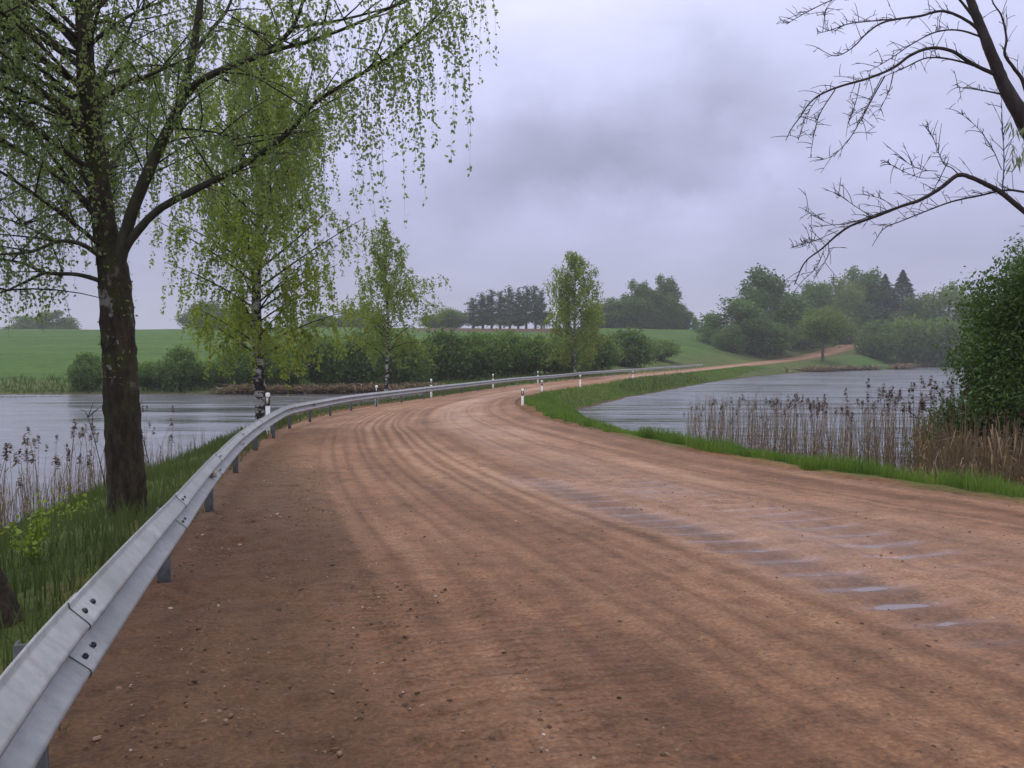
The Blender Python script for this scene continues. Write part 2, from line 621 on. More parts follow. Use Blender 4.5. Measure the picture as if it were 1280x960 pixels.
gx = np.concatenate([-axis([(16, 60, .4, 1.2), (60, 160, 1.2, 4), (160, 700, 4, 60)])[::-1], axis([(-16, 18, .36, .36), (18, 140, .5, 1.6), (140, 300, 2, 6), (300, 700, 6, 60)])[1:]])
gy = axis([(-40, -8, 2, .6), (-8, 64, .36, .36), (64, 180, .4, 1.1), (180, 340, 1.2, 1.8), (340, 600, 2, 10), (600, 900, 10, 60)])
GX, GY = np.meshgrid(gx, gy)
GH, GDR, GSD, GLAT = terrain(GX, GY, True)


def ground_mat():
    m, nt, b = new_mat('grassland')
    co = coords(nt)
    col = attr(nt, 'tint', 'Color')
    f1 = noise(nt, co, .9, 6, .6)
    f2 = noise(nt, co, .06, 5, .55, (.5, 1.8, 1))
    f3 = noise(nt, co, 9, 4, .6)
    c = mixc(nt, 1.0, col, ramp(nt, f1, [(.25, (.62, .64, .6)), (.75, (1.3, 1.28, 1.2))]), 'MULTIPLY')
    c = mixc(nt, 1.0, c, ramp(nt, f2, [(.3, (.68, .76, .72)), (.7, (1.28, 1.18, 1.15))]), 'MULTIPLY')
    c = mixc(nt, 1.0, c, ramp(nt, f3, [(.3, (.7, .7, .7)), (.7, (1.25, 1.25, 1.2))]), 'MULTIPLY')
    nt.links.new(c, b.inputs['Base Color'])
    b.inputs['Roughness'].default_value = .95
    b.inputs['Specular IOR Level'].default_value = .1
    bump(nt, b, f3, .5, .05)
    return m


M['ground'] = ground_mat()
ny, nx = GX.shape
idx = np.arange(ny * nx).reshape(ny, nx)
Q = np.stack([idx[:-1, :-1], idx[:-1, 1:], idx[1:, 1:], idx[1:, :-1]], -1).reshape(-1, 4)
ground = obj('ground', np.stack([GX, GY, GH], -1).reshape(-1, 3), Q, M['ground'], None, True)
tag(ground, kind='structure')
field = np.array([.052, .108, .024])
rough = np.array([.070, .095, .030])
soil = np.array([.155, .080, .050])
mud = np.array([.075, .060, .040])
plough = np.array([.070, .042, .036])
wf = sstep(86, 100, GY + 6 * vnoise(GX * .08, GY * .08, 21)) * sstep(6, 14, GDR)
T = rough[None, None] * (1 - wf[..., None]) + field[None, None] * wf[..., None]
wp = sstep(258, 262, GY + .05 * GX) * sstep(-34, -26, GX) * sstep(22, 12, GX) * sstep(420, 400, GY)
T = T * (1 - wp[..., None]) + plough * wp[..., None]
wsl = sstep(.75, .0, GDR + .35 * vnoise(GX * 1.7, GY * 1.7, 22))
T = T * (1 - wsl[..., None]) + soil * wsl[..., None]
wm = sstep(1.0, .1, GSD + .3 * vnoise(GX, GY, 23))
T = T * (1 - wm[..., None]) + mud * wm[..., None]
ca = ground.data.color_attributes.new('tint', 'FLOAT_COLOR', 'POINT')
ca.data.foreach_set('color', np.concatenate([T.reshape(-1, 3), np.ones((ny * nx, 1))], 1).astype(np.float32).ravel())


# ------------------------------------------------------------------ ponds
def water_mat(name, ripple, scale, tint):
    m, nt, b = new_mat(name)
    co = coords(nt)
    b.inputs['Base Color'].default_value = (*tint, 1)
    b.inputs['Roughness'].default_value = .16
    b.inputs['IOR'].default_value = 1.42
    b.inputs['Specular IOR Level'].default_value = .5
    a = noise(nt, co, scale, 3, .55, (.45, 1.0, 1))
    c = noise(nt, co, scale * .22, 3, .5, (.35, 1.0, 1))
    w = noise(nt, co, .05, 4, .6, (.22, 1.6, 1))                          # calmer and rougher bands of wind
    g = noise(nt, co, .42, 4, .6, (.28, 1.0, 1))
    h = math_(nt, 'ADD', math_(nt, 'MULTIPLY', a, .5), math_(nt, 'MULTIPLY', c, 1.4))
    h = math_(nt, 'ADD', h, math_(nt, 'MULTIPLY', g, 4.0))
    nt.links.new(ramp(nt, noise(nt, co, .3, 4, .65, (.25, 1.2, 1)), [(.35, (.06, .06, .06)), (.65, (.30, .30, .30))]), b.inputs['Roughness'])
    h = math_(nt, 'MULTIPLY', h, ramp(nt, w, [(.38, (.25, .25, .25)), (.60, (1, 1, 1))]))
    bump(nt, b, h, min(1.0, ripple), .12 if ripple < .5 else .22)
    return m


M['water_r'] = water_mat('pond_water_rippled', 1.0, 2.2, (.085, .092, .108))
M['water_l'] = water_mat('pond_water_calm', .10, 2.0, (.105, .110, .125))


def pond(name, P, m):
    nxt, prv = np.roll(P, -1, 0), np.roll(P, 1, 0)
    t = nxt - prv
    nrm = np.stack([t[:, 1], -t[:, 0]], 1) / (np.linalg.norm(t, axis=1)[:, None] + 1e-9)
    area = .5 * np.sum(P[:, 0] * nxt[:, 1] - nxt[:, 0] * P[:, 1])
    E = P + nrm * (1.1 if area > 0 else -1.1)
    me = bpy.data.meshes.new(name)
    me.from_pydata([(a, b_, WZ) for a, b_ in E], [], [list(range(len(E)))])
    if me.polygons[0].normal.z < 0:
        me.flip_normals()
    me.materials.append(m)
    o = bpy.data.objects.new(name, me)
    COL.objects.link(o)
    tag(o, kind='structure')


pond('pond_water', POND_R, M['water_r'])
pond('pond_water', POND_L, M['water_l'])


# ------------------------------------------------------------------ dirt road
def road_mat():
    m, nt, b = new_mat('damp_dirt')
    uv = nt.nodes.new('ShaderNodeUVMap').outputs[0]
    pk, wet, trd, lo = attr(nt, 'packed'), attr(nt, 'wet'), attr(nt, 'tread'), attr(nt, 'loose')
    f1 = noise(nt, uv, 1.0, 6, .6, (2.6, .16, 1))                          # long streaks along the road
    f2 = noise(nt, uv, 1.0, 6, .65, (1.1, .8, 1))                          # blotches
    f3 = noise(nt, uv, 38, 5, .7)                                          # grains
    f4 = noise(nt, uv, 11, 5, .65)
    k = math_(nt, 'ADD', pk, math_(nt, 'MULTIPLY', math_(nt, 'SUBTRACT', f1, .5), .9))
    k = math_(nt, 'ADD', k, math_(nt, 'MULTIPLY', math_(nt, 'SUBTRACT', f4, .5), .55), True)
    c = ramp(nt, k, [(.0, (.146, .068, .034)), (.35, (.242, .126, .070)), (.7, (.330, .194, .122)), (1, (.395, .255, .174))])
    c = mixc(nt, math_(nt, 'MULTIPLY', lo, ramp(nt, f2, [(.3, (.35, .35, .35)), (.65, (1, 1, 1))])), c, (.098, .050, .023))
    c = mixc(nt, 1.0, c, ramp(nt, f2, [(.25, (.70, .68, .60)), (.75, (1.22, 1.20, 1.18))]), 'MULTIPLY')
    c = mixc(nt, 1.0, c, ramp(nt, noise(nt, uv, 4.2, 6, .72), [(.32, (.62, .60, .55)), (.5, (1.0, 1.0, 1.0)), (.7, (1.22, 1.2, 1.18))]), 'MULTIPLY')
    c = mixc(nt, 1.0, c, ramp(nt, f3, [(.3, (.50, .48, .46)), (.55, (1.02, 1.0, 1.0)), (.75, (1.7, 1.68, 1.65))]), 'MULTIPLY')
    v = nt.nodes.new('ShaderNodeTexVoronoi')
    v.inputs['Scale'].default_value = 16
    nt.links.new(uv, v.inputs['Vector'])
    spk = math_(nt, 'MULTIPLY', ramp(nt, v.outputs['Distance'], [(.10, (1, 1, 1)), (.2, (0, 0, 0))]), ramp(nt, attr_col(nt, v), [(.72, (0, 0, 0)), (.76, (1, 1, 1))]))
    c = mixc(nt, math_(nt, 'MULTIPLY', spk, .7), c, (.055, .036, .028))
    c = mixc(nt, math_(nt, 'MULTIPLY', wet, .5), c, mixc(nt, 1.0, c, (.84, .80, .80), 'MULTIPLY'))
    nt.links.new(c, b.inputs['Base Color'])
    r = nt.nodes.new('ShaderNodeMapRange')
    nt.links.new(math_(nt, 'MULTIPLY', wet, math_(nt, 'ADD', .6, math_(nt, 'MULTIPLY', f4, .6))), r.inputs['Value'])
    r.inputs['To Min'].default_value = .80
    r.inputs['To Max'].default_value = .17
    nt.links.new(r.outputs[0], b.inputs['Roughness'])
    b.inputs['Specular IOR Level'].default_value = .4
    sep = nt.nodes.new('ShaderNodeSeparateXYZ')
    nt.links.new(uv, sep.inputs[0])
    jit = math_(nt, 'MULTIPLY', f4, 5.0)
    wv = math_(nt, 'SINE', math_(nt, 'ADD', math_(nt, 'MULTIPLY', sep.outputs[1], 2 * math.pi / .085), jit))
    h = math_(nt, 'ADD', math_(nt, 'MULTIPLY', math_(nt, 'MULTIPLY', wv, trd), .55), math_(nt, 'MULTIPLY', f3, .9))
    h = math_(nt, 'ADD', h, math_(nt, 'MULTIPLY', f4, 1.4))
    h = math_(nt, 'ADD', h, math_(nt, 'MULTIPLY', spk, .25))
    inv = math_(nt, 'SUBTRACT', 1.0, math_(nt, 'MULTIPLY', wet, .95))
    bump(nt, b, math_(nt, 'MULTIPLY', h, inv), .8, .03)
    return m


def attr_col(nt, v):
    s = nt.nodes.new('ShaderNodeSeparateColor')
    nt.links.new(v.outputs['Color'], s.inputs[0])
    return s.outputs[0]


M['road'] = road_mat()
s_at = lambda y: np.interp(y, mid[:, 1], slen)                             # along-road distance for a depth
srows = np.concatenate([np.arange(s_at(-4.5), s_at(20), .045), np.arange(s_at(20), s_at(62), .14), np.arange(s_at(62), slen[-1] - 1, 1.0)])
RR = resample(srows)
NC = 230
U = np.linspace(0, 1, NC)
wid = np.linalg.norm(RR[:, 2:4] - RR[:, :2], axis=1)
Lp = RR[:, :2] - .45 * (RR[:, 2:4] - RR[:, :2]) / wid[:, None]
PX = Lp[:, None, 0] * (1 - U) + RR[:, None, 2] * U
PY = Lp[:, None, 1] * (1 - U) + RR[:, None, 3] * U
um = U[None, :] * (wid[:, None] + .45)                                      # metres from the left edge
vm = np.broadcast_to(srows[:, None], um.shape)
UF = np.broadcast_to(U[None, :], um.shape)
wander = .16 * vnoise(vm * .12, 0 * vm, 31) + .07 * vnoise(vm * .35, 0 * vm, 32)
packed = np.full(um.shape, .34)
rut = np.zeros(um.shape)
for c, w, a in [(.195, .008, .26), (.222, .007, .34), (.258, .009, .30), (.283, .006, .36), (.312, .009, .40), (.340, .006, .26), (.372, .010, .34), (.398, .006, .30), (.428, .008, .26), (.462, .010, .26), (.560, .05, .30), (.600, .008, .22), (.660, .06, .30), (.705, .008, .20), (.745, .03, .24), (.80, .007, .2), (.845, .02, .12)]:
    wd_ = .10 * vnoise(vm * .05 + 9 * c, 0 * vm, 31) + .05 * vnoise(vm * .16 + 50 * c, 0 * vm, 32)
    d = (UF - c - wd_ * .12) / w
    g = np.exp(-d * d)
    a = .82 * a * (.15 + 1.25 * np.clip(.5 + vnoise(vm * .13 + 17 * c, UF * 0, 35), 0, 1)) * (.45 + .55 * sstep(s_at(3), s_at(13), vm))
    packed = packed + a * g
    rut = rut - .0042 * a * 2 * g + .0034 * a * 2 * np.exp(-((np.abs(d) - 1.7) / .55) ** 2)
    packed = packed - .16 * np.exp(-((np.abs(d) - 1.7) / .5) ** 2) * (w < .04)
loose = np.clip(sstep(.25, .08, UF + .04 * vnoise(vm * .6, um * .8, 33)) * sstep(s_at(26), s_at(13), vm) * 1.1, 0, 1)
loose = np.maximum(loose, .8 * sstep(.50, .1, UF) * sstep(s_at(7), s_at(2), vm))
loose = np.maximum(loose, .55 * sstep(.93, .985, UF))
packed = np.clip(packed + .18 * vnoise(vm * .5, um * 1.5, 34) - .25 * loose, 0, 1)
redline = np.exp(-((UF - .505) / .018) ** 2)
packed = np.clip(packed - .35 * redline - .2 * np.exp(-((UF - .90) / .03) ** 2), 0, 1)
# washboard and puddles on the right lane
s1, s2 = s_at(3.6), s_at(12.4)
zone = sstep(s1, s1 + 1.2, vm) * sstep(s2 + 1.2, s2 - .8, vm)
laneA = np.exp(-((UF - (.500 + .010 * vnoise(vm * .5, 0 * vm, 36))) / .038) ** 4)
laneB = np.exp(-((UF - (.632 + .014 * vnoise(vm * .4, 0 * vm, 37))) / .050) ** 4)
laneB = laneB * sstep(s_at(5.4), s_at(6.6), vm)
lanes = np.clip(laneA + laneB, 0, 1) * zone
ph = 2 * np.pi * vm / .44 + 2.6 * vnoise(vm * .6, um * .9, 38) + 1.1 * (UF > .565)
ripple = np.sin(ph) * (.75 + .45 * vnoise(vm * 1.3, um * 1.1, 39))
tread0 = np.zeros(um.shape)
for c, a in [(.190, 1.0), (.238, 1.0), (.285, .5), (.14, .5)]:
    tread0 = np.maximum(tread0, a * np.exp(-((UF - c - wander * .03) / .020) ** 4) * sstep(s_at(8), s_at(5), vm))
tread0 *= np.clip(.6 + .9 * vnoise(um * 1.4, vm * 1.0, 53), 0, 1)
rough_n = .009 * vnoise(um * 2.6, vm * 1.6, 41) + .006 * vnoise(um * 7, vm * 5, 42) + .0045 * vnoise(um * 13, vm * 13, 43)
rough_n = rough_n * (1 + 1.8 * loose)
clods = np.maximum(0, vnoise(um * 9, vm * 9, 44) - .2) * .05 * loose * np.clip(.4 + vnoise(um * 1.1, vm * 1.1, 49), 0, 1) - .026 * tread0 * (.5 + .5 * np.sin(vm * 2 * np.pi / .14 + 3 * vnoise(um * 3, vm * 3, 50)))
PZb = RR[:, None, 4] + .05 * np.sin(np.pi * UF)
relief = rut + rough_n * (1 - .35 * lanes) + clods + .020 * ripple * lanes - .018 * lanes
near = sstep(60, 25, vm - s_at(0))
PZ = PZb + relief * (.35 + .65 * near)
edge = np.minimum(UF, 1 - UF)
PZ = PZ - .16 * sstep(.012, 0, edge)
wet = np.clip(lanes * (.25 + .75 * sstep(.0, -.8, ripple)) + .55 * zone * np.exp(-((UF - .57) / .15) ** 2) * (.6 + .6 * vnoise(um * 1.5, vm * 1.0, 45)), 0, 1)
wet = np.maximum(wet, .45 * np.exp(-((UF - .66) / .12) ** 2) * sstep(s_at(0), s_at(4), vm) * (.7 + .5 * vnoise(um, vm * .4, 46)))
wet = np.clip(np.maximum(wet, .35 * np.exp(-((UF - .58) / .04) ** 2)), 0, 1)
tread = np.zeros(um.shape)
for c, a in [(.190, 1.0), (.238, 1.0), (.285, .5)]:
    tread = np.maximum(tread, a * np.exp(-((UF - c - wander * .03) / .022) ** 4) * sstep(s_at(8.5), s_at(5), vm))
tread *= np.clip(.55 + .9 * vnoise(um * 1.2, vm * .9, 47), 0, 1)
nr, ncn = um.shape
idx = np.arange(nr * ncn).reshape(nr, ncn)
RQ = np.stack([idx[:-1, :-1], idx[:-1, 1:], idx[1:, 1:], idx[1:, :-1]], -1).reshape(-1, 4)
road = obj('dirt_road', np.stack([PX, PY, PZ], -1).reshape(-1, 3), RQ, M['road'], None, True)
tag(road, kind='structure')
uvl = road.data.uv_layers.new(name='UVMap')
li = np.empty(len(road.data.loops), dtype=np.int32)
road.data.loops.foreach_get('vertex_index', li)
uvl.data.foreach_set('uv', np.stack([um.ravel()[li], vm.ravel()[li]], 1).astype(np.float32).ravel())
for nm, a in (('packed', packed), ('wet', wet), ('tread', tread), ('loose', loose)):
    at_ = road.data.attributes.new(nm, 'FLOAT', 'POINT')
    at_.data.foreach_set('value', a.astype(np.float32).ravel())

# standing water in the washboard hollows
mp_, nt_, b_ = new_mat('puddle_water')
b_.inputs['Base Color'].default_value = (.15, .105, .088, 1)
b_.inputs['Roughness'].default_value = .12
b_.inputs['IOR'].default_value = 1.5
b_.inputs['Specular IOR Level'].default_value = .5
bump(nt_, b_, noise(nt_, coords(nt_), 14, 2, .5), .05, .01)
wl_ = PZb - .0376 + .004 * (UF > .565) + .009 * vnoise(um * 1.1, vm * .8, 48)
cells = (lanes > .35) & (wl_ > PZ - .004)
cm = cells[:-1, :-1] | cells[1:, 1:] | cells[:-1, 1:] | cells[1:, :-1]
sel = cm.ravel()
pq = RQ[sel]
if len(pq):
    used, inv = np.unique(pq, return_inverse=True)
    PV = np.stack([PX, PY, wl_], -1).reshape(-1, 3)[used]
    tag(obj('puddle_water', PV, inv.reshape(-1, 4), mp_, None, True), kind='structure')


def road_z(x, y):
    """height of the displaced road near a point (nearest vertex)"""
    sub = (PY[:, 0] > -5) & (PY[:, 0] < 30)
    fx, fy, fz = PX[sub][:, ::3].ravel(), PY[sub][:, ::3].ravel(), PZ[sub][:, ::3].ravel()
    out = np.empty(len(x))
    for i in range(0, len(x), 100):
        k = ((fx[None] - x[i:i + 100, None]) ** 2 + (fy[None] - y[i:i + 100, None]) ** 2).argmin(1)
        out[i:i + 100] = fz[k]
    return out


# pebbles scattered over the road (too many to count)
def pebbles():
    n = 12000
    s = s_at(1.9) + rng.random(n) ** 1.35 * 15
    r = resample(s)
    u = rng.random(n)
    u[:4500] = rng.random(4500) ** 1.3 * .24
    keep = vnoise(u * 34, s * 1.3, 71) + .5 * vnoise(u * 90, s * 4, 72) > -.25
    s, r, u = s[keep], r[keep], u[keep]
    n = len(u)
    x = r[:, 0] * (1 - u) + r[:, 2] * u
    y = r[:, 1] * (1 - u) + r[:, 3] * u
    z = road_z(x, y)
    size = .0026 + .009 * rng.random(n) ** 6 + .004 * rng.random(n) * (u < .2)
    oct_ = np.array([[1, 0, -.3], [0, 1, -.3], [-1, 0, -.3], [0, -1, -.3], [.6, .6, .6], [-.6, .6, .6], [-.6, -.6, .6], [.6, -.6, .6]], float)
    a = rng.random(n) * 6.28
    Vs = oct_[None] * (1 + rng.normal(0, .22, (n, 8, 3))) * np.array([1.35, 1.0, .85])
    ca, sa = np.cos(a)[:, None], np.sin(a)[:, None]
    Vs = np.stack([Vs[..., 0] * ca - Vs[..., 1] * sa, Vs[..., 0] * sa + Vs[..., 1] * ca, Vs[..., 2]], -1)
    Vs = Vs * size[:, None, None] + np.stack([x, y, z], 1)[:, None]
    q = np.array([[4, 5, 6, 7], [0, 1, 5, 4], [1, 2, 6, 5], [2, 3, 7, 6], [3, 0, 4, 7]])
    Qs = (np.arange(n)[:, None, None] * 8 + q[None]).reshape(-1, 4)
    tag(obj('gravel', Vs.reshape(-1, 3), Qs, M['stone'], None, True, np.repeat(rng.random(n), 8)), kind='stuff')


rng = np.random.default_rng(1004)
pebbles()

# ------------------------------------------------------------------ guardrail
RAILP = spline(ST[:19, [0, 1, 4]], 30)
rl = np.concatenate([[0], np.cumsum(np.linalg.norm(np.diff(RAILP[:, :2], axis=0), axis=1))])
rp = lambda s: np.stack([np.interp(s, rl, RAILP[:, k]) for k in range(3)], -1)
RAIL_H = [(-9, .64), (2.68, .635), (5.9, .575), (9.7, .60), (13.5, .615), (17.3, .64), (21.2, .675), (25, .71), (40, .69), (300, .68)]


def rail_top(p):
    return p[..., 2] + np.interp(p[..., 1], [a for a, _ in RAIL_H], [b for _, b in RAIL_H])


PROF = [(-.030, .000), (-.026, -.006), (-.024, -.020), (-.018, -.026), (.034, -.076), (.040, -.084), (.040, -.092), (.034, -.099), (-.034, -.122), (-.036, -.128), (-.036, -.176), (-.028, -.184), (.034, -.234), (.040, -.242), (.040, -.252), (.034, -.262), (-.022, -.292), (-.028, -.298), (-.030, -.304), (-.030, -.310)]
PROF = np.array(PROF)
prof = np.vstack([PROF, PROF[::-1] - np.array([.004, 0])])


def sweep_beam(s0, s1, lift0):
    n = max(6, int((s1 - s0) / .25))
    s = np.linspace(s0, s1, n)
    p = rp(s)
    t = rp(s + .05) - rp(s - .05)
    t = t[:, :2] / np.linalg.norm(t[:, :2], axis=1)[:, None]
    rt = np.stack([t[:, 1], -t[:, 0]], 1)                                   # towards the road
    off = np.linspace(lift0, 0.0, n)
    zt = rail_top(p)
    V = np.empty((n, len(prof), 3))
    V[:, :, :2] = p[:, None, :2] + rt[:, None, :] * (prof[None, :, 0:1] + .03 + off[:, None, None])
    V[:, :, 2] = zt[:, None] + prof[None, :, 1]
    m = len(prof)
    i = np.arange(n - 1)[:, None] * m
    j = np.arange(m)[None]
    j2 = (j + 1) % m
    Qd = np.stack([i + j, i + m + j, i + m + j2, i + j2], -1).reshape(-1, 4)
    h = m // 2
    ends = [[k, k + 1, m - 2 - k, m - 1 - k] for k in range(h - 1)]
    e0 = np.array(ends)
    e1 = (e0 + (n - 1) * m)[:, ::-1]
    return V.reshape(-1, 3), np.vstack([Qd, e0, e1])


sy = lambda y: np.interp(y, RAILP[:, 1], rl)
post_s = [sy(-4.6), sy(-1), sy(2.68)] + list(np.arange(sy(5.9), rl[-1] - 1, 4.0))
rail_root = empty('guardrail', tuple(rp(post_s[2])))
tag(rail_root, 'long galvanised steel W beam guardrail curving along the left side of the dirt road', 'guardrail')
rb = np.array(rail_root.location)


def bolts(beam_o, s, up, n_h):
    p = rp(np.array(s))
    t = rp(np.array(s + .05)) - rp(np.array(s - .05))
    t = t[:2] / np.linalg.norm(t[:2])
    rt = np.array([t[1], -t[0]])
    c = np.array([p[0] + rt[0] * (.007 + .032), p[1] + rt[1] * (.007 + .032), rail_top(p) + up])
    th = np.arange(8) / 8 * 2 * np.pi
    mb = MB()
    ring = [(0.0, .012), (.006, .009), (.008, .002)]
    V = []
    ax, ev = np.array([rt[0] * .74, rt[1] * .74, .67]), np.array([-rt[0] * .67, -rt[1] * .67, .74])
    for d, r_ in ring:
        V.append(c + ax * (d + .007) + np.cos(th)[:, None] * r_ * 1.35 * np.array([t[0], t[1], 0]) + np.sin(th)[:, None] * r_ * ev)
    V = np.vstack(V) - rb
    Qd = []
    for k in range(2):
        for j in range(8):
            Qd.append([k * 8 + j, k * 8 + (j + 1) % 8, k * 8 + 8 + (j + 1) % 8, k * 8 + 8 + j])
    mb.add(V, Qd)
    mb.build('bolt', M['bolt'], beam_o)


for k in range(len(post_s) - 1):
    a, b = post_s[k], post_s[k + 1]
    V, Qd = sweep_beam(a + .27, b + .42 if k < len(post_s) - 2 else b, .007)
    bo = obj('beam', V - rb, Qd, M['steel'], rail_root, False)
    if 1 <= k <= 6:
        for ds_ in (.33, .47):
            for up in (-.051, -.209):
                bolts(bo, a + ds_, up, 8)
ends_s = post_s
for k, s in enumerate(post_s):
    p = rp(np.array(s))
    t = rp(np.array(s + .05)) - rp(np.array(s - .05))
    ang = math.atan2(t[1], t[0])
    ca, sa = math.cos(ang), math.sin(ang)
    g = terrain(np.array([p[0]]), np.array([p[1]]))[0]
    zt = rail_top(p) - .055
    z0 = p[2] - .5
    # sigma post: open C section, its web facing along the road
    sec = np.array([(-.030, -.115), (.030, -.115), (.030, -.098), (-.014, -.098), (-.014, -.012), (.030, -.012), (.030, .0), (-.030, .0)])
    sec[:, 1] = np.array([-.088, -.088, -.082, -.082, -.014, -.014, -.008, -.008])
    mloc = np.stack([p[0] + ca * sec[:, 0] - sa * -sec[:, 1], p[1] + sa * sec[:, 0] + ca * -sec[:, 1]], 1)
    V = np.vstack([np.column_stack([mloc, np.full(8, z0)]), np.column_stack([mloc, np.full(8, zt)])]) - rb
    Qd = [[j, (j + 1) % 8, 8 + (j + 1) % 8, 8 + j] for j in range(8)] + [[8, 9, 10, 11], [8, 11, 12, 15], [12, 13, 14, 15], [3, 2, 1, 0], [7, 4, 3, 0], [7, 6, 5, 4]]
    obj('post', V, Qd, M['post_steel'], rail_root)
# reflector in the valley of the beam
for s in (sy(9.25), sy(30)):
    p = rp(np.array(s))
    t = rp(np.array(s + .05)) - rp(np.array(s - .05))
    t = t[:2] / np.linalg.norm(t[:2])
    rt = np.array([t[1], -t[0]])
    mb = MB()
    ang = math.atan2(t[1], t[0])
    mb.box((p[0] + rt[0] * .045 - rb[0], p[1] + rt[1] * .045 - rb[1], rail_top(p) - .155 - rb[2]), (.012, .062, .085), ang)
    mb.box((p[0] + rt[0] * .045 + t[0] * .05 - rb[0], p[1] + rt[1] * .045 + t[1] * .05 - rb[1], rail_top(p) - .155 - rb[2]), (.10, .05, .05), ang)
    mb.build('reflector', M['reflector'], rail_root)


# ------------------------------------------------------------------ delineator posts
def delineator(x, y, label, z=None, h=.95, yaw=0.0, band=True):
    z = terrain(np.array([x]), np.array([y]))[0] if z is None else z
    r = empty('delineator_post', (x, y, z), yaw)
    tag(r, label, 'road marker', 'delineator posts along the road')
    th = np.arange(10) / 10 * 2 * np.pi
    cs = np.stack([.060 * np.cos(th), .040 * np.sin(th)], 1)

    def shell(z0, z1, slant0=0, slant1=0, k=1.0):
        a = np.column_stack([cs * k, z0 + slant0 * cs[:, 1] / .04])
        b = np.column_stack([cs * k, z1 + slant1 * cs[:, 1] / .04])
        V = np.vstack([a, b, [[0, 0, z1]]])
        Qd = [[j, (j + 1) % 10, 10 + (j + 1) % 10, 10 + j] for j in range(10)]
        Qd += [[10 + j, 10 + j + 1, 10 + (j + 2) % 10, 20] for j in range(0, 10, 2)]
        return V, Qd
    V, Qd = shell(-.3, h - .30)
    obj('shaft', V, Qd, M['white_plastic'], r, True)
    V, Qd = shell(h - .30, h - .05, 0, .03, 1.03)
    bd = obj('black_band', V, Qd, M['black_plastic'], r, True)
    mb = MB()
    mb.box((0, -.045, h - .17), (.05, .012, .16))
    mb.build('reflector', M['reflector'], bd)
    V, Qd = shell(h - .05, h + .02, .03, .03, 1.0)
    obj('cap', V, Qd, M['white_plastic'], r, True)
    return r


def behind_rail(y, off=.34):
    s = sy(y)
    p = rp(np.array(s))
    t = rp(np.array(s + .05)) - rp(np.array(s - .05))
    t = t[:2] / np.linalg.norm(t[:2])
    return p[0] - t[1] * off, p[1] + t[0] * off


for y, lab in [(23.2, 'white post with black band behind guardrail beside the nearer white birch trunk'),
               (42.3, 'thin white marker post behind guardrail at the outside of the bend'),
               (51.5, 'tiny white marker post behind guardrail right of the sparse thin birch'),
               (66.5, 'small white marker post behind guardrail left of the inner bend'),
               (79.0, 'tiny white marker post behind far guardrail left of the conical birch')]:
    x, yy = behind_rail(y)
    zz = terrain(np.array([x]), np.array([yy]))[0]
    delineator(x, yy, lab, zz, 1.05)
for x, y, lab, h in [(.52, 43.5, 'dark topped white marker post at the tip of the grassy inner bend', .78),
                     (1.95, 57.3, 'white marker post on the grass verge just past the inner bend', .85),
                     (5.35, 69.0, 'white marker post with dark band on verge below the conical birch', .95),
                     (13.0, 94.5, 'far white marker post on verge beyond the right pond corner', 1.0),
                     (47.5, 179, 'most distant white marker post beside the road at the field edge', 1.0)]:
    delineator(x, y, lab, None, h)


# ------------------------------------------------------------------ grass
def grass(name, x, y, hmin, hmax, w, mat, lean=.45):
    n = len(x)
    z = terrain(x, y) - .02
    h = (hmin + (hmax - hmin) * rng.random(n) * np.clip(.65 + .7 * vnoise(x * 1.6, y * 1.6, 54), .15, 1.35))[:, None]
    w = (np.broadcast_to(w, (n,)) * (.6 + .8 * rng.random(n)))[:, None]
    a = rng.random(n) * 2 * np.pi
    side = np.stack([np.cos(a), np.sin(a), 0 * a], 1)
    b = rng.random(n) * 2 * np.pi
    ld = np.stack([np.cos(b), np.sin(b), 0 * b], 1) * (lean * rng.random(n))[:, None] * h
    up = np.array([0, 0, 1.0])
    p0 = np.stack([x, y, z], 1)
    p1 = p0 + up * h * .55 + ld * .3
    p2 = p0 + up * h * .95 + ld
    V = np.stack([p0 - side * w / 2, p0 + side * w / 2, p1 + side * w * .42, p1 - side * w * .42, p2 + side * w * .08, p2 - side * w * .08], 1)
    q = np.array([[0, 1, 2, 3], [3, 2, 4, 5]])
    Qd = (np.arange(n)[:, None, None] * 6 + q[None]).reshape(-1, 4)
    patch = .5 + .5 * vnoise(x * .9, y * .9, 51)
    rn = np.clip(.5 * rng.random(n) + .3 * patch + .3 * vnoise(x * 3.1, y * 3.1, 55), 0, 1)
    o = obj(name, V.reshape(-1, 3), Qd, mat, None, False, np.repeat(rn, 6))
    tag(o, kind='stuff')


def strip(side, y0, y1, n, o0, o1, power=1.0, dens=1.0):
    s = s_at(y0) + (s_at(y1) - s_at(y0)) * rng.random(n) ** power
    r = resample(s)
    d = (r[:, 2:4] - r[:, :2]) / np.linalg.norm(r[:, 2:4] - r[:, :2], axis=1)[:, None]
    o = o0 + (o1 - o0) * rng.random(n) ** dens
    p = (r[:, 2:4] + d * o[:, None]) if side > 0 else (r[:, :2] - d * o[:, None])
    return p[:, 0], p[:, 1]


def cull(x, y, wob=.6):
    _, dr, sd, _ = terrain(x, y, True)
    k = (sd > .1) & (dr > .05 + wob * (.5 + .5 * vnoise(x * 1.3, y * 1.3, 52)))
    return x[k], y[k]


def join(*ps):
    return np.concatenate([p[0] for p in ps]), np.concatenate([p[1] for p in ps])


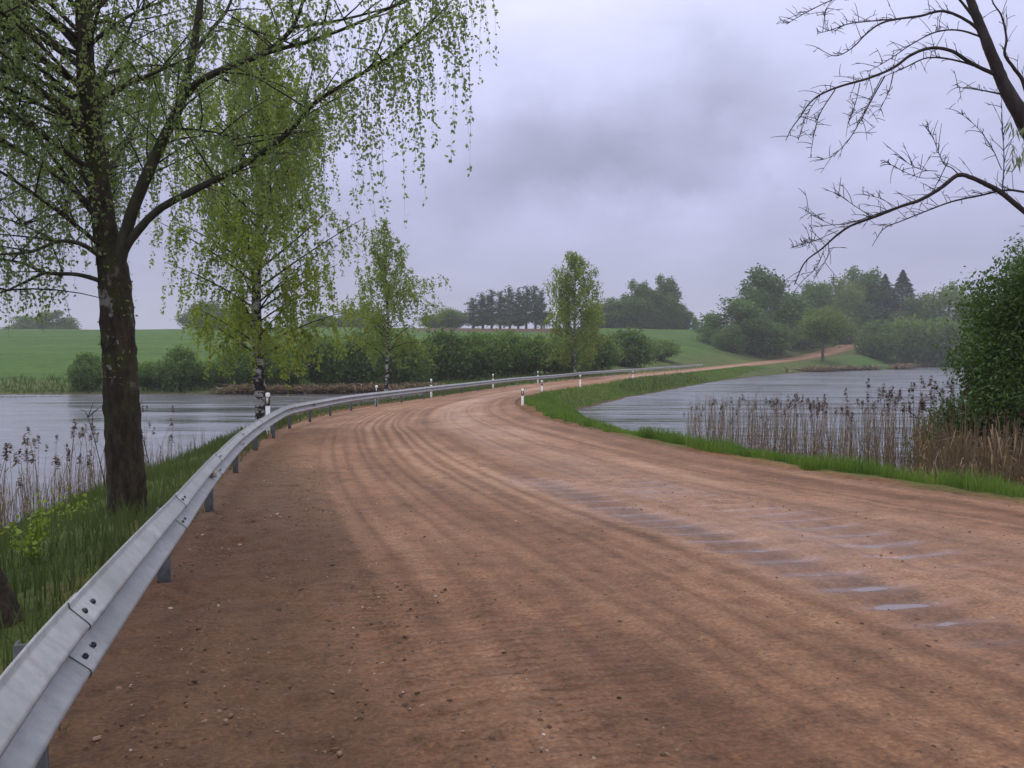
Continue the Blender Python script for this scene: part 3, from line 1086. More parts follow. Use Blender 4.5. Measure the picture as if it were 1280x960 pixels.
x, y = cull(*strip(1, 3, 20, 52000, 0, 3.6, .9, 1.2))
x2, y2 = cull(*strip(1, 20, 60, 46000, 0, 4.0, 1.3, 1.1))
x3, y3 = cull(*strip(1, 58, 175, 26000, 0, 4.5, 1.2, 1.0), 0)
grass('verge_grass', np.concatenate([x, x2]), np.concatenate([y, y2]), .08, .33, np.concatenate([np.full(len(x), .011), np.full(len(x2), .022)]), M['grass'])
grass('verge_grass', x3, y3, .10, .30, .06, M['grass'])
x, y = cull(*strip(-1, 1.5, 26, 56000, .0, 8.5, 1.0, .9), .15)
x2, y2 = cull(*strip(-1, 26, 70, 26000, .0, 8.0, 1.0, .8), .2)
grass('bank_grass', np.concatenate([x, x2]), np.concatenate([y, y2]), .10, .36, np.concatenate([np.full(len(x), .011), np.full(len(x2), .028)]), M['bank_grass'])
sx_, sy_ = strip(-1, 2.5, 16, 1500, -1.3, .2, 1.2, 1.8)
k = vnoise(sx_ * 2.2, sy_ * 2.2, 56) > .15
sx_, sy_ = sx_[k], sy_[k]
grass('roadside_grass', sx_, sy_, .05, .14, .008, M['bank_grass'], 1.0)
# ragged tufts on the far shores and the field edge
xx = rng.uniform(-75, 60, 30000)
yy = rng.uniform(80, 118, 30000)
_, dr_, sd_2, _ = terrain(xx, yy, True)
k = (sd_2 > .2) & (sd_2 < 16) & (dr_ > .8)
grass('shore_grass', xx[k], yy[k], .25, .8, .09, M['bank_grass'])


# ------------------------------------------------------------------ leaves and crowns
def leaves(P, size, r0=None, droop=.5, aspect=.62):
    """diamond leaves at P; returns V, Q, rnd"""
    n = len(P)
    size = np.broadcast_to(size, (n,)) * (.65 + .7 * rng.random(n))
    d = rng.normal(0, 1, (n, 3))
    d[:, 2] -= droop * 1.8
    d /= np.linalg.norm(d, axis=1)[:, None]
    e = np.cross(d, rng.normal(0, 1, (n, 3)))
    e /= np.linalg.norm(e, axis=1)[:, None] + 1e-9
    L, W = (d * size[:, None]), (e * size[:, None] * aspect / 2)
    V = np.stack([P, P + L * .42 + W, P + L, P + L * .42 - W], 1)
    Qd = np.arange(n * 4).reshape(n, 4)
    rn = rng.random(n) if r0 is None else np.clip(r0 + rng.normal(0, .16, n), 0, 1)
    return V.reshape(-1, 3), Qd, np.repeat(rn, 4)


def weeping(S, D, Ln, gap, size, r_twig, out=.30, dev=.05, r0=None):
    """twigs that leave along D and then hang; returns twig mesh and leaf mesh"""
    n = len(S)
    K = 7
    wob = rng.normal(0, 1, (n, 3)) * dev
    wob[:, 2] = 0

    def pos(i, t):
        l = Ln[i]
        o = 1 - np.exp(-3.2 * t)
        p = S[i] + D[i] * (out * np.minimum(l, 1.2) * o)[:, None] + wob[i] * (l * t * t)[:, None]
        p[:, 2] += -l * np.power(t, 1.35)
        return p
    i0 = np.repeat(np.arange(n), K)
    t0 = np.tile(np.linspace(0, 1, K), n)
    pts = pos(i0, t0).reshape(n, K, 3)
    rr = r_twig * (1 - .75 * np.linspace(0, 1, K))
    th = np.arange(3) / 3 * 2 * np.pi
    ring = np.stack([np.cos(th), np.sin(th), 0 * th], 1)
    TV = pts[:, :, None, :] + rr[None, :, None, None] * ring[None, None]
    b = (np.arange(n)[:, None, None] * K + np.arange(K - 1)[None, :, None]) * 3
    j = np.arange(3)[None, None]
    j2 = (j + 1) % 3
    TQ = np.stack([b + j, b + j2, b + 3 + j2, b + 3 + j], -1).reshape(-1, 4)
    cnt = np.maximum(2, (Ln / gap * (.6 + .6 * rng.random(n))).astype(int))
    ii = np.repeat(np.arange(n), cnt)
    tt = np.clip(rng.random(len(ii)) * .97 + .03, 0, 1)
    LP = pos(ii, tt) + rng.normal(0, size * .35, (len(ii), 3))
    base = None if r0 is None else r0[ii]
    LV, LQ, Lr = leaves(LP, size, base)
    return (TV.reshape(-1, 3), TQ), (LV, LQ, Lr)


def unit(v):
    v = np.asarray(v, float)
    return v / (np.linalg.norm(v, axis=-1, keepdims=True) + 1e-9)


def side_branch(p, d, L, r, rise=.25, n=7, bend=.18):
    """one limb curving up a little and then out"""
    t = np.linspace(0, 1, n)[:, None]
    d = unit(d)
    j = unit(np.cross(d, rng.normal(0, 1, 3)))
    pts = p + d * L * t + np.array([0, 0, 1.0]) * (rise * L * (t - t * t * .9)) + j * (bend * L * t * t * rng.normal())
    return pts, r * (1 - .85 * t[:, 0]) + .0025


# ------------------------------------------------------------------ the big old birch on the left bank
def px_line(pts, d0, d1=None):
    n = len(pts)
    ds = np.linspace(d0, d0 if d1 is None else d1, n)
    return np.array([at(p[0], p[1], d) for p, d in zip(pts, ds)])


def old_birch():
    base = at(158, 668, 10.0)
    base[2] = terrain(base[None, 0], base[None, 1])[0] - .03
    root = empty('birch_tree', tuple(base))
    tag(root, 'large old birch with dark mossy forked trunk close behind the guardrail', 'tree')
    tr = px_line([(162, 700), (160, 640), (156, 570), (151, 490), (148, 420), (143, 350), (131, 285), (122, 220), (114, 150), (107, 80), (99, 0), (90, -130), (84, -260), (80, -420), (84, -600)], 10.0, 10.0)
    tr[0, 2] = base[2] - .35
    tr[9:, 1] += np.linspace(0, .5, 6)
    rad = np.array([.31, .265, .24, .228, .218, .205, .158, .142, .125, .115, .105, .085, .066, .045, .018])
    P = spline(np.column_stack([tr, rad * .84]), 8)
    mb = MB()
    mb.tube(P[:, :3] - base, P[:, 3], 18, None, .035)
    mb.build('trunk', M['bark_old_birch'], root, True)
    limbs = [
        ([(146, 345), (152, 312), (163, 272), (183, 220), (207, 168), (226, 128), (237, 82), (247, 30), (254, -40), (262, -150), (268, -300)], 10.0, 9.3, [.105, .092, .082, .075, .068, .062, .055, .048, .04, .028, .01]),
        ([(150, 322), (163, 300), (196, 264), (240, 239), (290, 214), (333, 187), (366, 160), (392, 130), (432, 104), (482, 74), (530, 36), (575, -10)], 10.0, 8.9, [.072, .062, .052, .047, .043, .039, .035, .029, .024, .019, .013, .006]),
        ([(228, 124), (246, 104), (282, 85), (326, 68), (358, 44), (374, 16), (385, -30), (392, -90)], 9.7, 8.8, [.055, .048, .042, .036, .029, .022, .015, .007]),
        ([(300, 78), (340, 64), (385, 52), (430, 36), (470, 18), (520, -10), (560, -40)], 9.3, 8.6, [.034, .028, .023, .019, .015, .010, .005]),
        ([(368, 34), (410, 28), (455, 18), (500, 4), (545, -20)], 9.0, 8.4, [.022, .017, .013, .009, .004]),
        ([(116, 130), (140, 116), (165, 103), (200, 88), (240, 70)], 10.0, 9.0, [.045, .035, .028, .020, .009]),
        ([(118, 128), (128, 95), (140, 72), (152, 55), (170, 15), (180, -30)], 10.0, 10.5, [.035, .03, .025, .02, .014, .006]),
        ([(112, 165), (88, 143), (60, 120), (28, 98), (-10, 82), (-70, 55), (-140, 40)], 10.0, 9.2, [.055, .048, .041, .036, .03, .02, .008]),
        ([(104, 88), (82, 66), (58, 44), (30, 27), (-8, 6), (-70, -30), (-130, -50)], 10.0, 10.8, [.05, .042, .036, .031, .026, .016, .007]),
        ([(120, 215), (95, 198), (60, 172), (25, 152), (-30, 138)], 10.0, 9.0, [.03, .024, .019, .015, .007]),
        ([(140, 332), (118, 315), (98, 304), (72, 302), (40, 314), (0, 318), (-60, 322)], 10.0, 9.0, [.04, .034, .030, .025, .02, .015, .006]),
        ([(72, 303), (48, 290), (15, 276), (-30, 262)], 9.5, 9.9, [.022, .017, .012, .005]),
        ([(145, 362), (122, 350), (95, 343), (58, 341), (28, 329), (-10, 322), (-60, 310)], 10.0, 9.4, [.04, .033, .028, .023, .019, .014, .006]),
        ([(56, 341), (28, 354), (0, 366), (-40, 372)], 9.6, 9.2, [.020, .016, .012, .005]),
        ([(215, 160), (250, 163), (275, 168), (300, 190)], 9.8, 9.3, [.022, .016, .011, .005]),
        ([(240, 70), (262, 40), (285, 10), (300, -40), (310, -110)], 9.5, 10.2, [.03, .025, .02, .014, .006]),
    ]
    starts, dirs, lens = [], [], []
    tw = MB()
    lines = []
    for pts, d0, d1, rd in limbs:
        ctrl = np.column_stack([px_line(pts, d0, d1), np.array(rd) * .82])
        L = spline(ctrl, 6)
        mb = MB()
        mb.tube(L[:, :3] - base, L[:, 3], 10, None, .03)
        mb.build('limb', M['bark_limb'], root, True)
        lines.append((L[:, :3], L[:, 3]))
    top = P[P[:, 2] > 1.0]
    # limbs towards and away from the viewer, and up in the unseen part of the crown
    for k in range(56):
        i = rng.integers(0, len(top))
        p = top[i, :3]
        a = rng.random() * 2 * np.pi
        d = np.array([math.cos(a), math.sin(a) * 1.0, .25 + .5 * rng.random()])
        L = 1.4 + 2.2 * rng.random()
        if d[1] < -.4: L *= .75
        if d[0] > 0 and p[2] < 3.2: d[0] *= -1
        if d[0] > .3: L *= .7; d[2] += .3
        pts, rd = side_branch(p, d, L, .026, .2)
        tw.tube(pts - base, rd, 5)
        lines.append((pts, rd))
    for li_, (pts, rd) in enumerate(lines):
        seg = np.linalg.norm(np.diff(pts, axis=0), axis=1)
        cum = np.concatenate([[0], np.cumsum(seg)])
        tot = cum[-1]
        nb = int(tot * (4.9 if li_ < 16 else 3.8))
        for k in range(nb):
            u = (.18 + .82 * rng.random()) * tot
            if li_ == 1 and u < .24 * tot and rng.random() < .8: continue
            p = np.array([np.interp(u, cum, pts[:, c]) for c in range(3)])
            i = min(len(pts) - 2, np.searchsorted(cum, u) - 1)
            t = unit(pts[i + 1] - pts[i])
            d = unit(rng.normal(0, 1, 3) * np.array([1, 1, .5]) + t * .9 + np.array([0, 0, .25]))
            d[2] = max(d[2], .02)
            L = .35 + .75 * rng.random()
            b, br = side_branch(p, d, L, .008, .1, 5)
            tw.tube(b - base, br, 4)
            m = 3 + int(L * 4)
            tt = rng.random(m) * .9 + .1
            for c in tt:
                starts.append(np.array([np.interp(c, np.linspace(0, 1, 5), b[:, q]) for q in range(3)]))
                dirs.append(unit(d + rng.normal(0, .5, 3)))
                lens.append(.25 + .85 * rng.random() ** 1.4)
        # strands straight from the limb
        for k in range(int(tot * 5)):
            u = (.25 + .75 * rng.random()) * tot
            if li_ == 1 and u < .24 * tot: continue
            starts.append(np.array([np.interp(u, cum, pts[:, c]) for c in range(3)]))
            dirs.append(unit(rng.normal(0, 1, 3)))
            lens.append(.25 + .95 * rng.random() ** 1.3)
    # the long weeping strands of the outer right side
    L = lines[1][0]
    for k in range(46):
        j = int(len(L) * (.55 + .44 * rng.random()))
        starts.append(L[j] + rng.normal(0, .12, 3))
        dirs.append(unit(rng.normal(0, 1, 3)))
        lens.append(.8 + .8 * rng.random())
    for k in range(20):
        q = at(540 + 70 * rng.random(), -20 - 40 * rng.random(), 8.6 + .6 * rng.random())
        starts.append(q)
        dirs.append(unit(rng.normal(0, 1, 3)))
        lens.append(.45 + .75 * rng.random())
    S, D, Ln = np.array(starts), np.array(dirs), np.array(lens)
    # keep the open sky gaps either side of the trunk
    px = CX + S[:, 0] / S[:, 1] * F
    low = YH - (S[:, 2] - Ln) / S[:, 1] * F
    lim = np.interp(px, [-100, 60, 85, 100, 180, 200, 240, 300, 330, 420, 520, 560, 600, 640], [420, 400, 395, 330, 300, 350, 385, 370, 330, 300, 255, 225, 90, 60])
    over = (low - lim) / F * S[:, 1]
    Ln = np.where(over > 0, np.maximum(Ln - over * (.8 + .3 * rng.random(len(Ln))), .15), Ln)
    keep = (YH - S[:, 2] / S[:, 1] * F) < lim - 10
    S, D, Ln = S[keep], D[keep], Ln[keep]
    (TV, TQ), (LV, LQ, Lr) = weeping(S, D, Ln, .0225, .043, .0024, .30, .06, np.clip(.5 + .35 * vnoise(S[:, 0] * 1.3, S[:, 2] * 1.3, 61), 0, 1))
    tw.add(TV - base, TQ)
    tw.build('twigs', M['bark_twig'], root)
    # small shoots on the trunk
    n = 170
    k = rng.integers(24, 60, n)
    q = P[k]
    a = rng.random(n) * 2 * np.pi
    S2 = q[:, :3] + np.stack([np.cos(a), np.sin(a), 0 * a], 1) * (q[:, 3:4] * (1 + .1 * rng.random((n, 1))))
    V, Qd, rr = leaves(S2, .045, None, .3)
    obj('foliage', np.vstack([LV, V]) - base, np.vstack([LQ, Qd + len(LV)]), M['leaf_birch'], root, False, np.concatenate([Lr, rr]))
    print('old birch strands', len(S), 'leaves', len(LQ))


rng = np.random.default_rng(1000)
old_birch()


def corner_trunk():
    base = at(-52, 880, 5.0)
    base[2] = terrain(base[None, 0], base[None, 1])[0] - .05
    root = empty('birch_tree', tuple(base))
    tag(root, 'dark tree trunk cut off by the left picture edge beside the guardrail', 'tree')
    pts = np.array([(.0, 0, -.3), (0, 0, .1), (-.05, .0, .5), (-.16, .0, 1.2), (-.35, .05, 2.2), (-.6, .1, 3.6), (-.9, .2, 5.2), (-1.1, .2, 7.5)])
    rad = [.36, .30, .245, .215, .20, .18, .14, .07]
    P = spline(np.column_stack([pts, rad]), 8)
    mb = MB()
    mb.tube(P[:, :3], P[:, 3], 16, None, .05)
    mb.build('trunk', M['bark_old_birch'], root, True)
    S, D, Ln = [], [], []
    tw = MB()
    for k in range(16):
        q = P[rng.integers(40, len(P) - 1), :3]
        a = rng.random() * 2 * np.pi
        d = np.array([-.25 - abs(math.cos(a)), math.sin(a), .35])
        b, br = side_branch(q, d, 1.2 + 1.2 * rng.random(), .02, .1)
        tw.tube(b, br, 5)
        for c in range(10):
            S.append(b[rng.integers(2, 7)] + rng.normal(0, .1, 3)); D.append(unit(rng.normal(0, 1, 3))); Ln.append(.3 + .6 * rng.random())
    (TV, TQ), (LV, LQ, Lr) = weeping(np.array(S), np.array(D), np.array(Ln), .04, .042, .0028)
    tw.add(TV, TQ)
    tw.build('twigs', M['bark_twig'], root)
    obj('foliage', LV, LQ, M['leaf_yellow'], root, False, Lr)


rng = np.random.default_rng(1001)
corner_trunk()


# ------------------------------------------------------------------ the other birches of the causeway
def birch(base, H, spread, label, leaf, mat, n_br, low, rt, gap, size, seed, lean=0.0, fork=None, profile=None, mats='bark_birch', hang=1.0):
    global rng
    old, rng = rng, np.random.default_rng(seed)
    base = np.array(base, float)
    root = empty('birch_tree', tuple(base))
    tag(root, label, 'tree')
    h = np.linspace(0, 1, 12)
    pts = np.column_stack([lean * H * h ** 1.5 + .05 * H * .12 * np.sin(h * 7 + seed), .02 * H * np.sin(h * 5 + seed), h * H])
    pts[0, 2] = -.4
    P = spline(np.column_stack([pts, rt * (1 - h) ** .8 + .012]), 5)
    mb = MB()
    mb.tube(P[:, :3], P[:, 3], 12, None, .04)
    mb.build('trunk', M[mats], root, True)
    tw = MB()
    S, D, Ln = [], [], []
    for k in range(n_br):
        u = low + (1 - low) * (k + rng.random()) / n_br
        p = np.array([np.interp(u * H, P[:, 2], P[:, c]) for c in range(3)])
        f = (u - low) / (1 - low)
        pr = np.interp(f, [a for a, _ in profile], [b for _, b in profile])
        a = k * 2.4 + rng.normal(0, .4)
        L = spread * pr * (.75 + .5 * rng.random())
        d = np.array([math.cos(a), math.sin(a), .45 + .6 * f + .2 * rng.random()])
        b, br = side_branch(p, d, L, max(.006, rt * .21 * pr), .12)
        tw.tube(b, br, 5)
        m = int(6 + L * hang * 9)
        for c in rng.random(m):
            c = .2 + .8 * c
            q = np.array([np.interp(c, np.linspace(0, 1, 7), b[:, e]) for e in range(3)]) + rng.normal(0, .13 * L * .5, 3)
            S.append(q); D.append(unit(d + rng.normal(0, .7, 3))); Ln.append((.25 + .9 * rng.random() ** 1.3) * min(1.3, .35 + L * .4) * (1 if hang > .8 else .8))
    (TV, TQ), (LV, LQ, Lr) = weeping(np.array(S), np.array(D), np.array(Ln), gap, size, rt * .022, .35, .08)
    tw.add(TV, TQ)
    tw.build('twigs', M['bark_twig'], root)
    obj('foliage', LV, LQ, M[leaf], root, False, Lr)
    rng = old
    print(label[:30], len(LQ))


def ground_at(px, d):
    x = (px - CX) / F * d
    return (x, d, float(terrain(np.array([x]), np.array([d]))[0]) - .03)


birch(ground_at(327, 26), 12.0, 3.2, 'slender birch with white black-flecked trunk and yellow green leaves left of the bend', 'leaf_yellow', None, 80, .17, .17, .026, .088, 3, 0.0, None,
      [(0, .8), (.10, .75), (.25, 1.0), (.5, .95), (.75, .6), (.9, .35), (1, .12)])
birch(ground_at(484, 55), 11.6, 3.3, 'sparse thin birch with airy crown rising behind the guardrail bend', 'leaf_far_birch', None, 60, .24, .13, .05, .15, 5, -.01, None,
      [(0, .9), (.2, 1.1), (.45, .85), (.7, .48), (1, .12)], hang=.75)
birch(ground_at(719, 96), 13.6, 3.5, 'conical birch with pale stem standing alone in front of the shore bushes', 'leaf_far_birch', None, 78, .13, .15, .125, .23, 9, -.012, None,
      [(0, .9), (.25, 1.1), (.5, .98), (.75, .66), (.92, .36), (1, .12)], hang=1.1)


# ------------------------------------------------------------------ the bare tree leaning in from the right
def bare_tree():
    d0 = 11.3
    base = at(1470, 700, d0)
    base[2] = terrain(base[None, 0], base[None, 1])[0] - .05
    root = empty('bare_tree', tuple(base))
    tag(root, 'bare leafless tree leaning in over the verge from the right picture edge', 'tree')
    tr = px_line([(1478, 760), (1468, 680), (1440, 560), (1400, 420), (1355, 300), (1318, 214), (1280, 150), (1256, 108), (1240, 70), (1226, 34), (1212, -4), (1200, -60), (1184, -160), (1178, -280)], d0)
    tr[0, 2] = base[2] - .4
    P = spline(np.column_stack([tr, [.26, .22, .19, .165, .145, .13, .104, .080, .068, .058, .050, .04, .026, .008]]), 6)
    mb = MB()
    mb.tube(P[:, :3] - base, P[:, 3], 14, None, .04)
    mb.build('trunk', M['bark_bare'], root, True)
    limbs = [
        ([(1296, 170), (1280, 106), (1268, 86), (1256, 68), (1258, 48), (1252, 20), (1240, 0), (1232, -40)], .034),
        ([(1234, 50), (1212, 28), (1180, 14), (1150, 20), (1115, 25), (1096, 32), (1080, 45), (1065, 60), (1044, 70), (1022, 60)], .026),
        ([(1116, 24), (1082, 27), (1060, 30), (1040, 37), (1022, 42)], .012),
        ([(1232, 48), (1200, 38), (1170, 40), (1140, 55), (1112, 74), (1084, 90)], .017),
        ([(1250, 96), (1216, 80), (1190, 64), (1165, 60), (1140, 68), (1116, 85), (1085, 98), (1050, 108), (1026, 118), (1011, 130), (1001, 145), (990, 160), (982, 176)], .032),
        ([(1248, 94), (1205, 78), (1162, 72), (1130, 85), (1102, 97)], .021),
        ([(1117, 90), (1111, 114), (1098, 141)], .010),
        ([(1106, 95), (1092, 120), (1076, 150), (1060, 176), (1040, 195), (1018, 202)], .012),
        ([(1102, 97), (1086, 128), (1070, 158)], .008),
        ([(1075, 104), (1069, 130), (1060, 156)], .008),
        ([(1044, 112), (1026, 140), (1018, 165), (1013, 196)], .010),
        ([(1024, 119), (1006, 148), (998, 175)], .006),
        ([(1262, 120), (1228, 113), (1196, 109)], .018),
        ([(1370, 335), (1320, 296), (1280, 264), (1252, 241), (1232, 230), (1214, 222), (1197, 219), (1176, 235), (1150, 250), (1126, 258), (1096, 270), (1064, 282), (1045, 295), (1026, 312), (1006, 328), (993, 356)], .050),
        ([(1330, 250), (1280, 240), (1256, 238), (1222, 245), (1190, 252), (1160, 263), (1130, 275), (1106, 285), (1096, 298), (1090, 308)], .020),
        ([(1130, 256), (1100, 266), (1062, 279), (1040, 281), (1014, 284)], .010),
        ([(1199, 219), (1190, 210), (1180, 205), (1173, 190), (1166, 172), (1153, 154)], .010),
        ([(1183, 206), (1176, 220), (1168, 236), (1163, 245)], .008),
        ([(1172, 214), (1152, 212), (1135, 204), (1118, 192)], .006),
        ([(1176, 222), (1150, 222), (1125, 212), (1104, 200)], .005),
        ([(1253, 238), (1255, 200), (1253, 160), (1252, 118)], .010),
        ([(1252, 212), (1240, 185), (1222, 160), (1200, 141)], .007),
        ([(1030, 313), (1020, 335), (1004, 350)], .006),
        ([(1036, 302), (1034, 322), (1020, 345)], .006),
        ([(1090, 271), (1065, 255), (1044, 240)], .006),
        ([(1120, 259), (1100, 248), (1078, 243)], .005),
        ([(1045, 283), (1025, 274), (1006, 262)], .005),
        ([(1048, 288), (1020, 300), (990, 310)], .006),
        ([(1228, 36), (1190, -10), (1150, -30), (1100, -20), (1040, 0), (1000, 20), (984, 30)], .022),
        ([(1040, 0), (1032, 12), (1030, 20)], .006),
        ([(1400, 420), (1440, 330), (1500, 220), (1540, 80), (1560, -80)], .075),
        ([(1330, 240), (1360, 130), (1370, 0), (1365, -140)], .06),
    ]
    tw = MB()
    for pts, r0 in limbs:
        n = len(pts)
        dd = d0 + .55 * rng.normal()
        ds = np.concatenate([[d0], np.linspace(d0, dd, n - 1)]) if n > 2 else np.full(n, d0)
        c = np.array([at(p[0], p[1], d) for p, d in zip(pts, ds)])
        L = spline(np.column_stack([c, np.linspace(r0 * .8, max(.003, r0 * .13), n)]), 6)
        if r0 >= .010:
            mb = MB()
            mb.tube(L[:, :3] - base, L[:, 3], 8, None, .05)
            mb.build('limb', M['bark_bare'], root, True)
        else:
            tw.tube(L[:, :3] - base, L[:, 3], 6)
        seg = np.linalg.norm(np.diff(L[:, :3], axis=0), axis=1)
        tot = seg.sum()
        cum = np.concatenate([[0], np.cumsum(seg)])
        for k in range(int(tot * 14 + 3)):
            u = (.15 + .85 * rng.random()) * tot
            p = np.array([np.interp(u, cum, L[:, q]) for q in range(3)])
            j = min(len(L) - 2, max(0, np.searchsorted(cum, u) - 1))
            t = unit(L[j + 1, :3] - L[j, :3])
            d = unit(t * .8 + rng.normal(0, .55, 3) + np.array([0, 0, .35]))
            ln = .06 + .26 * rng.random() ** 1.8
            b, br = side_branch(p, d, ln, .0034, .3, 5)
            tw.tube(b - base, np.maximum(br * .8, .0018), 4)
            if rng.random() < .55:                                            # a short fork and a bud
                b2, br2 = side_branch(b[3], unit(d + rng.normal(0, .7, 3)), ln * .45, .003, .2, 4)
                tw.tube(b2 - base, np.maximum(br2 * .8, .0016), 4)
    tw.build('twigs', M['bark_bare'], root)
    # a tuft of narrow pale leaves on the trunk at the picture edge
    n = 90
    S = np.array([at(1262 + 40 * rng.random(), 150 + 55 * rng.random(), d0 - .25 + .4 * rng.random()) for _ in range(n)])
    V, Qd, rr = leaves(S, .16, None, 1.6, .16)
    obj('leaf_tuft', V - base, Qd, M['leaf_pale'], root, False, rr)


rng = np.random.default_rng(1002)
bare_tree()


# ------------------------------------------------------------------ shrubs and distant trees
def blob_points(n, lobes, shell=.55):
    """points through overlapping lobes: rows (x,y,z,rx,ry,rz)"""
    lobes = np.asarray(lobes, float)
    vol = lobes[:, 3] * lobes[:, 4] * lobes[:, 5]
    k = rng.choice(len(lobes), n, p=vol ** .75 / (vol ** .75).sum())
    d = unit(rng.normal(0, 1, (n, 3)))
    r = shell + (1 - shell) * rng.random(n)
    r = r * (1 + .18 * rng.normal(0, 1, n) * .6)
    return lobes[k, :3] + d * r[:, None] * lobes[k, 3:6]


def clump(P, size, per, spread, droop=.3, aspect=.75):
    """break each point into a handful of leaf sprays with a shared tint"""
    n = len(P)
    c = np.repeat(P, per, 0) + rng.normal(0, spread, (n * per, 3))
    return leaves(c, size, np.repeat(rng.random(n), per), droop, aspect)


def make_shrub(name, leaf, W, H, n, per, size, seed, lobes=9, stems=7):
    """unit bush of width W, height H around the origin"""
    global rng
    old, rng = rng, np.random.default_rng(seed)
    root = empty(name)
    L = []
    for k in range(lobes):
        a, r = rng.random() * 2 * np.pi, rng.random() ** .6 * W * .34
        zz = H * (.25 + .48 * rng.random() * (1 - r / W))
        s = .24 + .16 * rng.random()
        L.append((math.cos(a) * r, math.sin(a) * r * .8, zz, W * s, W * s * .85, H * (.24 + .10 * rng.random())))
    P = blob_points(n, L)
    P = P[P[:, 2] > .05]
    V, Qd, rr = clump(P, size, per, size * .8, -.2)
    mb = MB()
    for k in range(stems):
        a = rng.random() * 2 * np.pi
        b, br = side_branch(np.array([.15 * math.cos(a), .15 * math.sin(a), -.3]), np.array([math.cos(a) * .5, math.sin(a) * .5, 1.1]), H * .75, .035 * H / 3, .1)
        mb.tube(b, br, 5)
    mb.build('stems', M['bark_grey'], root, True)
    obj('foliage', V, Qd, M[leaf], root, False, rr)
    rng = old
    return root


def make_tree(name, leaf, W, H, n, per, size, seed, low=.25, lobes=14, bark='bark_grey', top=.9):
    global rng
    old, rng = rng, np.random.default_rng(seed)
    root = empty(name)
    L = []
    mb = MB()
    h = np.linspace(0, 1, 8)
    pts = np.column_stack([.02 * H * np.sin(h * 5 + seed), .02 * H * np.cos(h * 4), h * H * .85])
    pts[0, 2] = -.5
    mb.tube(pts, .022 * H * (1 - h) + .03, 8)
    for k in range(lobes):
        f = (k + .5) / lobes
        z = H * (low + (top - low) * f)
        wd = W * (.5 * math.sin(math.pi * min(1, .22 + .72 * f)) + .08)
        a = k * 2.4 + rng.normal(0, .5)
        r = wd * (.35 + .5 * rng.random())
        s = W * (.21 + .11 * rng.random()) * (1.15 - .45 * f)
        c = (math.cos(a) * r, math.sin(a) * r, z)
        L.append((*c, s, s, s * .95))
        q = np.array([np.interp(z * .75, pts[:, 2], pts[:, c_]) for c_ in range(3)])
        mb.tube(np.linspace(q, np.array(c), 4), np.linspace(.008 * H, .004 * H, 4), 5)
    P = blob_points(n, L, .5)
    V, Qd, rr = clump(P, size, per, size * .8, -.1)
    mb.build('trunk', M[bark], root, True)
    obj('crown', V, Qd, M[leaf], root, False, rr)
    rng = old
    return root


def make_pine(seed):
    global rng
    old, rng = rng, np.random.default_rng(seed)
    root = empty('pine_tree')
    mb = MB()
    h = np.linspace(0, 1, 7)
    mb.tube(np.column_stack([.3 * np.sin(h * 3 + seed), 0 * h, h * 15 - .5 * (h == 0)]), .22 * (1 - h) + .04, 7)
    L = []
    for k in range(12):
        f = k / 11
        a = k * 2.4 + rng.random()
        r = (1.7 - 1.4 * f) * rng.random()
        c = (math.cos(a) * r, math.sin(a) * r, 2.6 + 12.0 * f)
        L.append((*c, 1.45 - 1.05 * f, 1.4 - 1.0 * f, 1.25 - .5 * f))
        mb.tube(np.array([(0, 0, c[2] - .3), c]), [.06, .03], 4)
    mb.build('trunk', M['bark_grey'], root, True)
    V, Qd, rr = clump(blob_points(640, L, .3), .55, 4, .3, 0, .5)
    obj('crown', V, Qd, M['needle_pine'], root, False, rr)
    rng = old
    return root


def make_spruce(seed):
    global rng
    old, rng = rng, np.random.default_rng(seed)
    root = empty('spruce_tree')
    mb = MB()
    mb.tube([(0, 0, -.5), (0, 0, 8), (0, 0, 19.5)], [.28, .18, .03], 7)
    mb.build('trunk', M['bark_grey'], root, True)
    n = 9000
    f = rng.random(n) ** .75
    lay = np.floor(f * 16) / 16
    r = (4.4 * (1 - f) ** .9) * (.3 + .7 * rng.random(n) ** .5) * (1.15 - .5 * (f * 14 - np.floor(f * 14)))
    a = rng.random(n) * 2 * np.pi
    P = np.column_stack([np.cos(a) * r, np.sin(a) * r, 1.5 + 18.4 * f - r * .22])
    V, Qd, rr = leaves(P, .55 - .33 * f, rng.random(n) * .7, .9, .5)
    obj('crown', V, Qd, M['needle_spruce'], root, False, rr)
    rng = old
    return root


def place(proto, first, x, y, z, sx, sz, rz, label, cat, group):
    o = proto if first else copy_tree(proto)
    o.location = (x, y, z)
    o.scale = (sx, sx, sz)
    o.rotation_euler = (0, 0, rz)
    tag(o, label, cat, group)
    return o


rng = np.random.default_rng(1011)


class Stock:
    def __init__(self, protos, W, H):
        self.p, self.W, self.H, self.n = protos, W, H, [0] * len(protos)

    def put(self, px, top, d, wpx, label, cat, group, k=None, base=None):
        """a plant at picture column px and depth d whose top reaches row `top`, wpx wide"""
        x, y, z = ground_at(px, d)
        if base is not None: z = base
        zt = (YH - top) / F * d
        w = wpx / F * d
        i = k if k is not None else int(rng.integers(0, min(3, len(self.p))))
        first = self.n[i] == 0
        self.n[i] += 1
        return place(self.p[i], first, x, y, z, w / self.W, max(.5, zt - z) / self.H, rng.random() * 6.28, label, cat, group)


